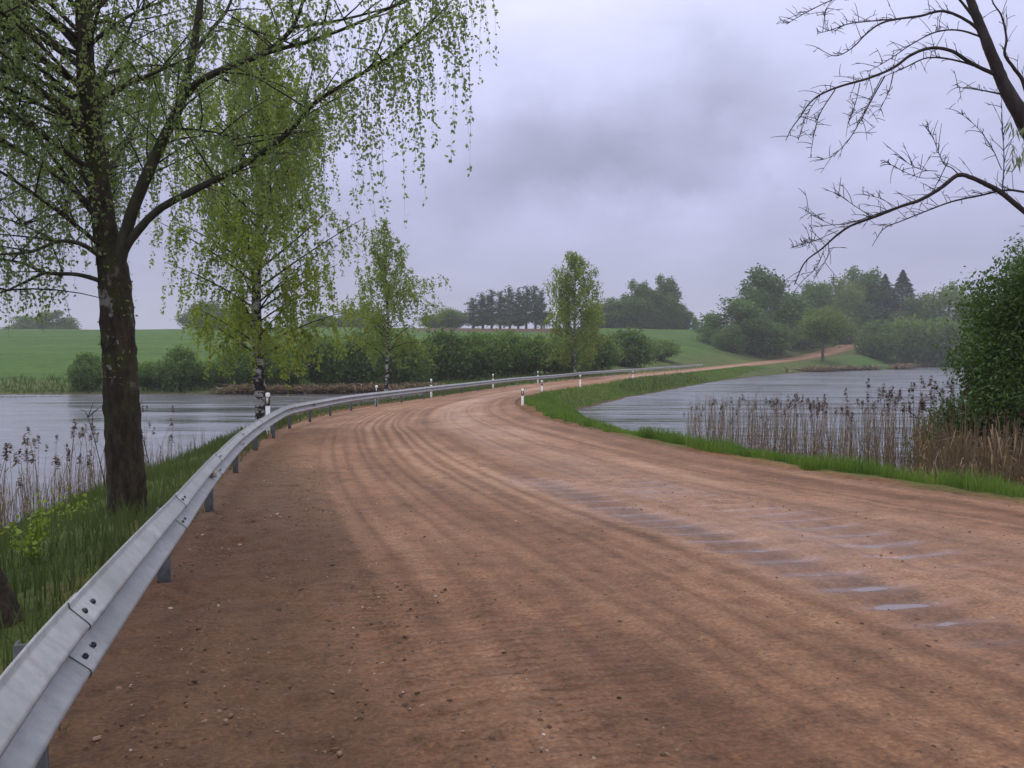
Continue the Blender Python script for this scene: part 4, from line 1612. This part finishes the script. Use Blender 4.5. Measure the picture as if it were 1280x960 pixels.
shrubs = Stock([make_shrub('shrub', 'leaf_shrub', 5, 4, 2600, 5, .22, 101), make_shrub('shrub', 'leaf_shrub', 5, 4, 2500, 5, .23, 102),
                make_shrub('shrub', 'leaf_shrub_dark', 5, 4, 2600, 5, .22, 103)], 5.2, 3.9)
G = 'shrubs along the far shore'
for px, top, d, w, k, lab in [
    (112, 438, 86, 60, 2, 'low dark shrub at the far shore just left of the old birch trunk'),
    (190, 448, 87, 52, 0, 'small shrub at the far shore just right of the old birch trunk'),
    (228, 430, 87, 66, 2, 'rounded dark shrub standing taller than others at the left far shore'),
    (268, 446, 88, 56, 1, 'low shrub at the far shore between rounded dark shrub and white birch'),
    (308, 428, 88, 60, 0, 'far shore shrub directly behind the white birch trunk, left part'),
    (352, 420, 89, 70, 1, 'far shore shrub just right of the white birch trunk'),
    (400, 414, 90, 70, 0, 'far shore shrub left of centre below the weeping birch twigs'),
    (446, 408, 92, 74, 2, 'tall dark shrub left of the sparse thin birch'),
    (500, 416, 95, 66, 1, 'shrub behind the stem of the sparse thin birch'),
    (558, 408, 100, 88, 2, 'broad dense shrub right of the sparse thin birch above the guardrail'),
    (606, 410, 102, 76, 0, 'shrub in the middle of the bushes above the guardrail'),
    (650, 410, 104, 80, 1, 'shrub left of the conical birch above the guardrail'),
    (694, 420, 108, 64, 0, 'shrub behind the left half of the conical birch'),
    (742, 412, 126, 70, 1, 'shrub behind the right half of the conical birch'),
    (782, 408, 146, 84, 2, 'large dense shrub right of the conical birch'),
    (824, 422, 176, 56, 0, 'last smaller shrub of the row where open field begins')]:
    shrubs.put(px, top, d, w, lab, 'shrub', G, k)
for px, top, d, w, k, lab in [
    (1098, 398, 262, 66, 2, 'dark bush hiding the end of the far road'),
    (1140, 392, 264, 76, 0, 'bush on the far pond shore below the two spruces'),
    (1182, 394, 262, 76, 1, 'bush on the far pond shore left of the right-hand willow'),
    (1224, 390, 260, 80, 2, 'bush on the far pond shore partly behind the right-hand willow')]:
    shrubs.put(px, top, d, w, lab, 'bush', 'bushes on the far shore of the right pond', k)
for px, top, d, w, k, lab in [
    (914, 404, 236, 40, 2, 'dark bush at the left foot of the leafy trees by the far road'),
    (972, 402, 262, 60, 0, 'bush at the foot of the tallest leafy tree by the far road'),
    (1066, 404, 330, 46, 1, 'bush behind the upper end of the visible far road'),
    (562, 384, 345, 44, 1, 'small bush on the skyline left of the pines'),
    (540, 392, 345, 34, 0, 'low bush on the skyline at the left end of the ploughed strip'),
    (868, 395, 350, 10, 1, 'tiny bush alone on the field skyline'),
    (893, 396, 350, 12, 0, 'tiny bush on the field skyline next to the right trees')]:
    shrubs.put(px, top, d, w, lab, 'bush', 'bushes on the skyline and by the far trees', k)

trees = Stock([make_tree('deciduous_tree', 'leaf_tree', 11, 16, 3000, 5, .50, 201, .06), make_tree('deciduous_tree', 'leaf_tree', 11, 16, 3000, 5, .50, 202, .05),
               make_tree('deciduous_tree', 'leaf_light', 11, 16, 2400, 5, .46, 203, .10)], 9.4, 15.6)
trees.p.append(make_tree('deciduous_tree', 'leaf_light', 10, 16, 1100, 5, .5, 204, .42))
trees.n.append(0)
for px, top, d, w, k, lab, grp in [
    (926, 372, 246, 76, 1, 'broad low dark tree at the field edge, first left of the tree group', 'R'),
    (956, 334, 268, 66, 0, 'tallest leafy tree at the left of the group by the far road', 'R'),
    (986, 366, 290, 62, 1, 'mid height tree right of the tallest leafy tree', 'R'),
    (1014, 352, 306, 56, 0, 'tall tree behind the small bright roadside tree', 'R'),
    (1046, 346, 326, 54, 2, 'lighter feathery tree between tall dark leafy trees', 'R'),
    (1076, 334, 334, 60, 0, 'tall full tree left of the two spruces', 'R'),
    (1030, 386, 214, 54, 3, 'small bright green tree beside the rising far road', 'R'),
    (1064, 392, 338, 50, 1, 'low tree above the end of the visible far road', 'R'),
    (1152, 368, 325, 56, 1, 'leafy tree just right of the two spruces', 'R'),
    (1186, 354, 320, 56, 2, 'light green tree rising over the far bushes left of the willow', 'R'),
    (1222, 366, 320, 56, 0, 'tree mostly hidden behind the willow at the right', 'R'),
    (770, 372, 338, 50, 1, 'round tree at the left end of the small wood on the skyline', 'S'),
    (797, 350, 340, 36, 0, 'pointed tree in the middle of the small skyline wood', 'S'),
    (814, 362, 336, 40, 1, 'round tree in the skyline wood left of the tall slim one', 'S'),
    (832, 344, 338, 34, 0, 'tall slim tree at the right end of the skyline wood', 'S'),
    (752, 378, 345, 34, 0, 'low tree on the skyline directly right of the conical birch', 'S'),
    (848, 380, 345, 26, 1, 'low tree at the foot of the tall slim skyline tree', 'S'),
    (262, 376, 330, 46, 1, 'dark skyline tree seen below the left birch twigs', 'S'),
    (292, 388, 335, 36, 0, 'low skyline tree left of the white birch crown', 'S'),
    (68, 388, 380, 44, 0, 'distant skyline tree left of the old birch trunk, right one', 'S'),
    (36, 394, 390, 50, 1, 'distant skyline tree near the left picture edge', 'S'),
    (440, 386, 340, 50, 1, 'skyline tree between white birch and sparse thin birch', 'S'),
    (402, 392, 345, 40, 0, 'low skyline tree right of the white birch stem', 'S')]:
    trees.put(px, top, d, w, lab, 'tree', {'R': 'leafy trees around the far road', 'S': 'trees on the field skyline'}[grp], k)

pines = Stock([make_pine(301), make_pine(302)], 4.6, 15.2)
for px, top, w in [(591, 372, 20), (603, 366, 20), (614, 362, 18), (626, 364, 20), (637, 358, 20), (648, 362, 18), (658, 358, 20), (668, 357, 20), (677, 362, 16)]:
    pines.put(px, top, 330 + 14 * rng.random(), w * 1.6, 'tall thin pine with bare lower trunk in the row on the skyline ridge', 'pine', 'pine row on the ridge', None)
spr = Stock([make_spruce(401)], 6.8, 19.6)
spr.put(1105, 344, 330, 54, 'slightly shorter dark spruce, left of the pair', 'spruce', 'two dark spruces', 0)
spr.put(1127, 339, 332, 66, 'taller dark spruce, right of the pair', 'spruce', 'two dark spruces', 0)


# the willow bush at the right picture edge
def willow():
    global rng
    x, y = 13.2, 20.0
    z = max(float(terrain(np.array([x]), np.array([y]))[0]), WZ - .6)
    root = empty('willow_bush', (x, y, z))
    tag(root, 'big dark green willow bush at the right picture edge behind the reeds', 'bush')
    L = []
    for cx, cz, s in [(0, 2.8, 1.7), (-1.5, 2.4, 1.35), (-2.3, 3.3, 1.05), (-1.2, 4.2, 1.3), (.6, 4.8, 1.3), (.2, 5.8, .9), (1.6, 3.0, 1.8), (2.6, 4.4, 1.5), (-.4, 6.3, .55), (-2.9, 2.3, .75), (2.8, 2.2, 1.5), (1.2, 6.0, 1.0), (-2.0, 4.1, .95), (-2.5, 1.7, .95), (-1.1, 5.3, .9), (-2.9, 2.9, .7), (-1.6, 1.5, 1.0), (0, 1.6, 1.4), (-2.3, 4.6, .95), (-2.9, 3.6, .8), (-1.7, 5.2, .9)]:
        L.append((cx, rng.normal(0, .7), cz, s, s, s * .8))
    L = [(a, b, c * 1.16, d, e, f * 1.15) for a, b, c, d, e, f in L]
    P = blob_points(24000, L, .35)
    P = P[P[:, 2] > .6]
    V, Qd, rr = clump(P, .095, 7, .13, .2, .45)
    mb = MB()
    for k in range(16):
        a = rng.random() * 2 * np.pi
        b, br = side_branch(np.array([.4 * math.cos(a), .4 * math.sin(a), -.6]), np.array([math.cos(a) * .75, math.sin(a) * .75, 1.1]), 3.4 + 1.6 * rng.random(), .045, .1)
        mb.tube(b, br, 6)
        for q in range(6):
            b2, br2 = side_branch(b[rng.integers(2, 6)], rng.normal(0, 1, 3) + np.array([0, 0, .6]), .9 + rng.random(), .015, .1, 5)
            mb.tube(b2, br2, 4)
    mb.build('stems', M['bark_twig'], root, True)
    obj('foliage', V, Qd, M['leaf_willow'], root, False, rr)


rng = np.random.default_rng(1003)
willow()


# ------------------------------------------------------------------ reeds
def reed_arrays(H, seed, head=True):
    r = np.random.default_rng(seed)
    t = np.linspace(0, 1, 6)
    bx, by = r.normal(0, .07, 2)
    pts = np.column_stack([bx * H * t ** 2, by * H * t ** 2, H * t])
    st = MB()
    st.tube(pts, .0085 * (1 - .6 * t), 4)
    for k in range(int(r.integers(1, 4))):                                   # dry leaf blades
        u = .25 + .6 * r.random()
        p = np.array([np.interp(u, t, pts[:, c]) for c in range(3)])
        a = r.random() * 6.28
        o = np.array([math.cos(a), math.sin(a), 0])
        s_ = np.array([-o[1], o[0], 0]) * .007
        q1 = p + o * .10 + np.array([0, 0, .16])
        q2 = p + o * .26 + np.array([0, 0, .14])
        st.add([p - s_, p + s_, q1 + s_, q1 - s_, q2 + s_ * .2, q2 - s_ * .2], [[0, 1, 2, 3], [3, 2, 4, 5]])
    if not head:
        return st, None
    hd = MB()
    tip = pts[-1]
    a0 = r.random() * 6.28
    for k in range(40):
        f = r.random()
        p = tip + np.array([bx * .2, by * .2, .02 + .24 * f])
        a = a0 + r.normal(0, .9)
        ln = (.19 - .09 * f) * (.6 + .6 * r.random())
        o = np.array([math.cos(a) * .65, math.sin(a) * .65, .1 - .55 * r.random()]) * ln
        w = np.array([-math.sin(a), math.cos(a), 0]) * .02
        hd.add([p, p + o * .5 + w, p + o, p + o * .5 - w], [[0, 1, 2, 3]])
    return st, hd


REED = []
for k in range(8):
    st, hd = reed_arrays(2.35 + .07 * k, 500 + k)
    so = mesh_data('reed', np.vstack(st.V), np.vstack(st.Q), M['reed'], False, np.concatenate(st.r))
    ho = mesh_data('seed_head', np.vstack(hd.V), np.vstack(hd.Q), M['reed_head'], False, np.concatenate(hd.r))
    REED.append((so, ho))


def reed(x, y, z, sc, label, group, k=None):
    so, ho = REED[int(rng.integers(0, 8))] if k is None else REED[k]
    o = bpy.data.objects.new('reed', so)
    COL.objects.link(o)
    o.location = (x, y, z)
    o.rotation_euler = (rng.normal(0, .05), rng.normal(0, .05), rng.random() * 6.28)
    o.scale = (1.15, 1.15, sc)
    tag(o, label, 'reed', group)
    h = bpy.data.objects.new('seed_head', ho)
    COL.objects.link(h)
    h.parent = o
    h.scale = (1, 1, 1 / sc)
    tip = np.array([v.co for v in list(so.vertices)[20:24]]).mean(0)
    h.location = (0, 0, tip[2] * (1 - 1 / sc))


rng = np.random.default_rng(1010)
n = 0
tries = 0
while n < 200 and tries < 6000:                                             # right pond
    tries += 1
    px = 850 + 420 * rng.random() ** .8
    d = np.interp(px, [850, 1000, 1100, 1280], [36, 29, 25, 18]) + rng.normal(0, 2.4)
    x = (px - CX) / F * d
    sd = poly_sd(np.array([x]), np.array([d]), POND_R)[0]
    if sd > .3 or sd < -9: continue
    top = np.interp(px, [850, 950, 1100, 1180, 1280], [502, 492, 484, 478, 520]) + abs(rng.normal(0, 11)) + 4
    zt = (YH - top) / F * d
    z = max(WZ - .5, float(terrain(np.array([x]), np.array([d]))[0]))
    h = zt - z - .2
    if h < 1.2 or h > 3.6: continue
    reed(x, d, z, h / 2.6, 'thin dry brown reed with dark plume standing in the right-hand pond', 'reeds in the right-hand pond')
    n += 1
nl, tries = 0, 0
while nl < 80 and tries < 6000:                                              # left bank
    tries += 1
    px = rng.uniform(-40, 260)
    d = 14 + 16 * rng.random()
    x = (px - CX) / F * d
    sd = poly_sd(np.array([x]), np.array([d]), POND_L)[0]
    if sd > 1.3 or sd < -3: continue
    z = max(WZ - .3, float(terrain(np.array([x]), np.array([d]))[0]))
    top = np.interp(px, [-40, 60, 120, 200, 260], [555, 522, 518, 502, 520]) + abs(rng.normal(0, 48)) + 2
    h = (YH - top) / F * d - z - .2
    if h < .7 or h > 2.9: continue
    reed(x, d, z, h / 2.6, 'thin dry reed with dark plume at the edge of the left-hand pond', 'reeds at the left-hand pond')
    nl += 1
print('reeds', n, nl)


def reed_bed(name, pts, hmin, hmax, headshare, wmul=1.0):
    mb = MB()
    for (x, y, z) in pts:
        H = hmin + (hmax - hmin) * rng.random()
        r = random.randrange(1, 10 ** 8)
        st, hd = reed_arrays(H, r, rng.random() < headshare)
        for V, Qd, c in zip(st.V, st.Q, st.r):
            V = V.copy()
            mb.V.append(V * np.array([wmul, wmul, 1]) + np.array([x, y, z])); mb.Q.append(Qd - 0 + mb.n); mb.r.append(c)
        mb.n += st.n
    return mb


def bed(name, cand, dens_fn, n, hmin, hmax, wmul=1.0):
    V, Qs, r, off = [], [], [], 0
    protos = []
    for k in range(14):
        st, _ = reed_arrays(1.0, 900 + k, False)
        protos.append((np.vstack(st.V), np.vstack(st.Q), np.concatenate(st.r)))
    for (x, y, z) in cand[:n]:
        v, q, c = protos[rng.integers(0, 14)]
        a = rng.random() * 6.28
        H = hmin + (hmax - hmin) * rng.random()
        ca, sa = math.cos(a), math.sin(a)
        w = np.column_stack([(v[:, 0] * ca - v[:, 1] * sa) * wmul, (v[:, 0] * sa + v[:, 1] * ca) * wmul, v[:, 2] * H])
        w[:, :2] += rng.normal(0, .06, 2) * w[:, 2:3]
        V.append(w + np.array([x, y, z])); Qs.append(q + off); r.append(np.clip(c * .5 + .5 * rng.random(), 0, 1)); off += len(v)
    o = obj(name, np.vstack(V), np.vstack(Qs), M['reed'], None, False, np.concatenate(r))
    tag(o, kind='stuff')


def sample_band(P, n, pxr, dfun, s0, s1):
    out = []
    while len(out) < n:
        px = rng.uniform(*pxr)
        d = dfun(px) + rng.normal(0, 2.2)
        x = (px - CX) / F * d
        sd = poly_sd(np.array([x]), np.array([d]), P)[0]
        if s0 < sd < s1:
            out.append((x, d, max(WZ - .3, float(terrain(np.array([x]), np.array([d]))[0]))))
    return out


dfr = lambda px: np.interp(px, [850, 1000, 1100, 1280, 1400], [36, 29, 25, 18, 16])
bed('reed_bed', sample_band(POND_R, 1000, (860, 1230), dfr, -7, .5), None, 1000, 1.0, 2.7, .9)
bed('reed_bed', sample_band(POND_R, 1500, (1150, 1400), lambda px: np.interp(px, [1150, 1280, 1400], [20, 16.5, 14.5]), -4.5, .9), None, 1500, 1.3, 2.6, 1.5)
bed('reed_bed', sample_band(POND_L, 420, (-60, 270), lambda px: np.interp(px, [-60, 270], [17, 27]), -1.6, 1.3), None, 420, .4, 1.2, .8)


# brown fringe of old reeds on the far shores
def fringe(P, n, cond, hmin, hmax, w):
    out = []
    L = np.linalg.norm(np.roll(P, -1, 0) - P, axis=1)
    while len(out) < n:
        k = rng.choice(len(P), p=L / L.sum())
        q = P[k] + (np.roll(P, -1, 0)[k] - P[k]) * rng.random() + rng.normal(0, .8, 2)
        if cond(q):
            out.append((q[0], q[1], WZ - .1))
    bed('reed_fringe', out, None, n, hmin, hmax, w)


fringe(POND_L, 620, lambda q: 78 < q[1] < 90 and -27 < q[0] < -7, .4, 1.1, 9)
fringe(POND_R, 650, lambda q: q[1] > 175 and 55 < q[0] < 125 and vnoise(q[0] * .12, q[1] * .12, 81) > -.3, .4, 1.5, 18)


# ------------------------------------------------------------------ small plants on the left bank
def herb(px, d, h, n, label):
    x, y, z = ground_at(px, d)
    root = empty('leafy_plant', (x, y, z))
    tag(root, label, 'plant')
    mb = MB()
    P = []
    for k in range(n):
        a = rng.random() * 6.28
        b, br = side_branch(np.zeros(3), np.array([math.cos(a) * .55, math.sin(a) * .55, 1]), h * (.6 + .5 * rng.random()), .006, .1, 6)
        mb.tube(b, br, 4)
        for q in range(9):
            P += [b[rng.integers(2, 6)] + rng.normal(0, .05, 3) for _ in range(2)]
    mb.build('stems', M['herb'], root)
    V, Qd, rr = leaves(np.array(P), .055, None, .1, .7)
    obj('leaves', V, Qd, M['herb'], root, False, rr)


rng = np.random.default_rng(1012)
herb(38, 7.6, .55, 9, 'bright yellow green leafy plant on the bank beside the corner trunk')
herb(85, 11, .45, 6, 'small pale leafy weed on the bank left of the old birch')


def dry_stalk(px, d, top, label):
    x, y, z = ground_at(px, d)
    h = (YH - top) / F * d - z
    root = empty('dry_weed', (x, y, z))
    tag(root, label, 'plant')
    mb = MB()
    t = np.linspace(0, 1, 7)
    pts = np.column_stack([-.22 * h * t ** 1.3, .0 * t, h * t])
    mb.tube(pts, .009 * (1 - .6 * t), 5)
    for k in range(9):
        p = pts[rng.integers(3, 7)]
        b, br = side_branch(p, np.array([rng.normal(0, 1), rng.normal(0, 1), 1.2]), .18 * h * (.5 + rng.random()), .004, .1, 4)
        mb.tube(b, br, 4)
    mb.build('stem', M['bark_twig'], root)


dry_stalk(131, 13, 522, 'tall dark dry weed stalk leaning left beside the old birch trunk')
dry_stalk(188, 15, 515, 'dry dark stalk standing just right of the old birch trunk')

# ------------------------------------------------------------------ moist air
hz = MB()
hz.box((0, 435, 17), (1440, 960, 50))
mh = bpy.data.materials.new('moist_air')
mh.use_nodes = True
mh.node_tree.nodes.clear()
oo = mh.node_tree.nodes.new('ShaderNodeOutputMaterial')
pv = mh.node_tree.nodes.new('ShaderNodeVolumePrincipled')
pv.inputs['Color'].default_value = (.93, .94, 1.0, 1)
pv.inputs['Density'].default_value = .00036
pv.inputs['Anisotropy'].default_value = .15
mh.node_tree.links.new(pv.outputs[0], oo.inputs['Volume'])
tag(hz.build('haze', mh), kind='stuff')
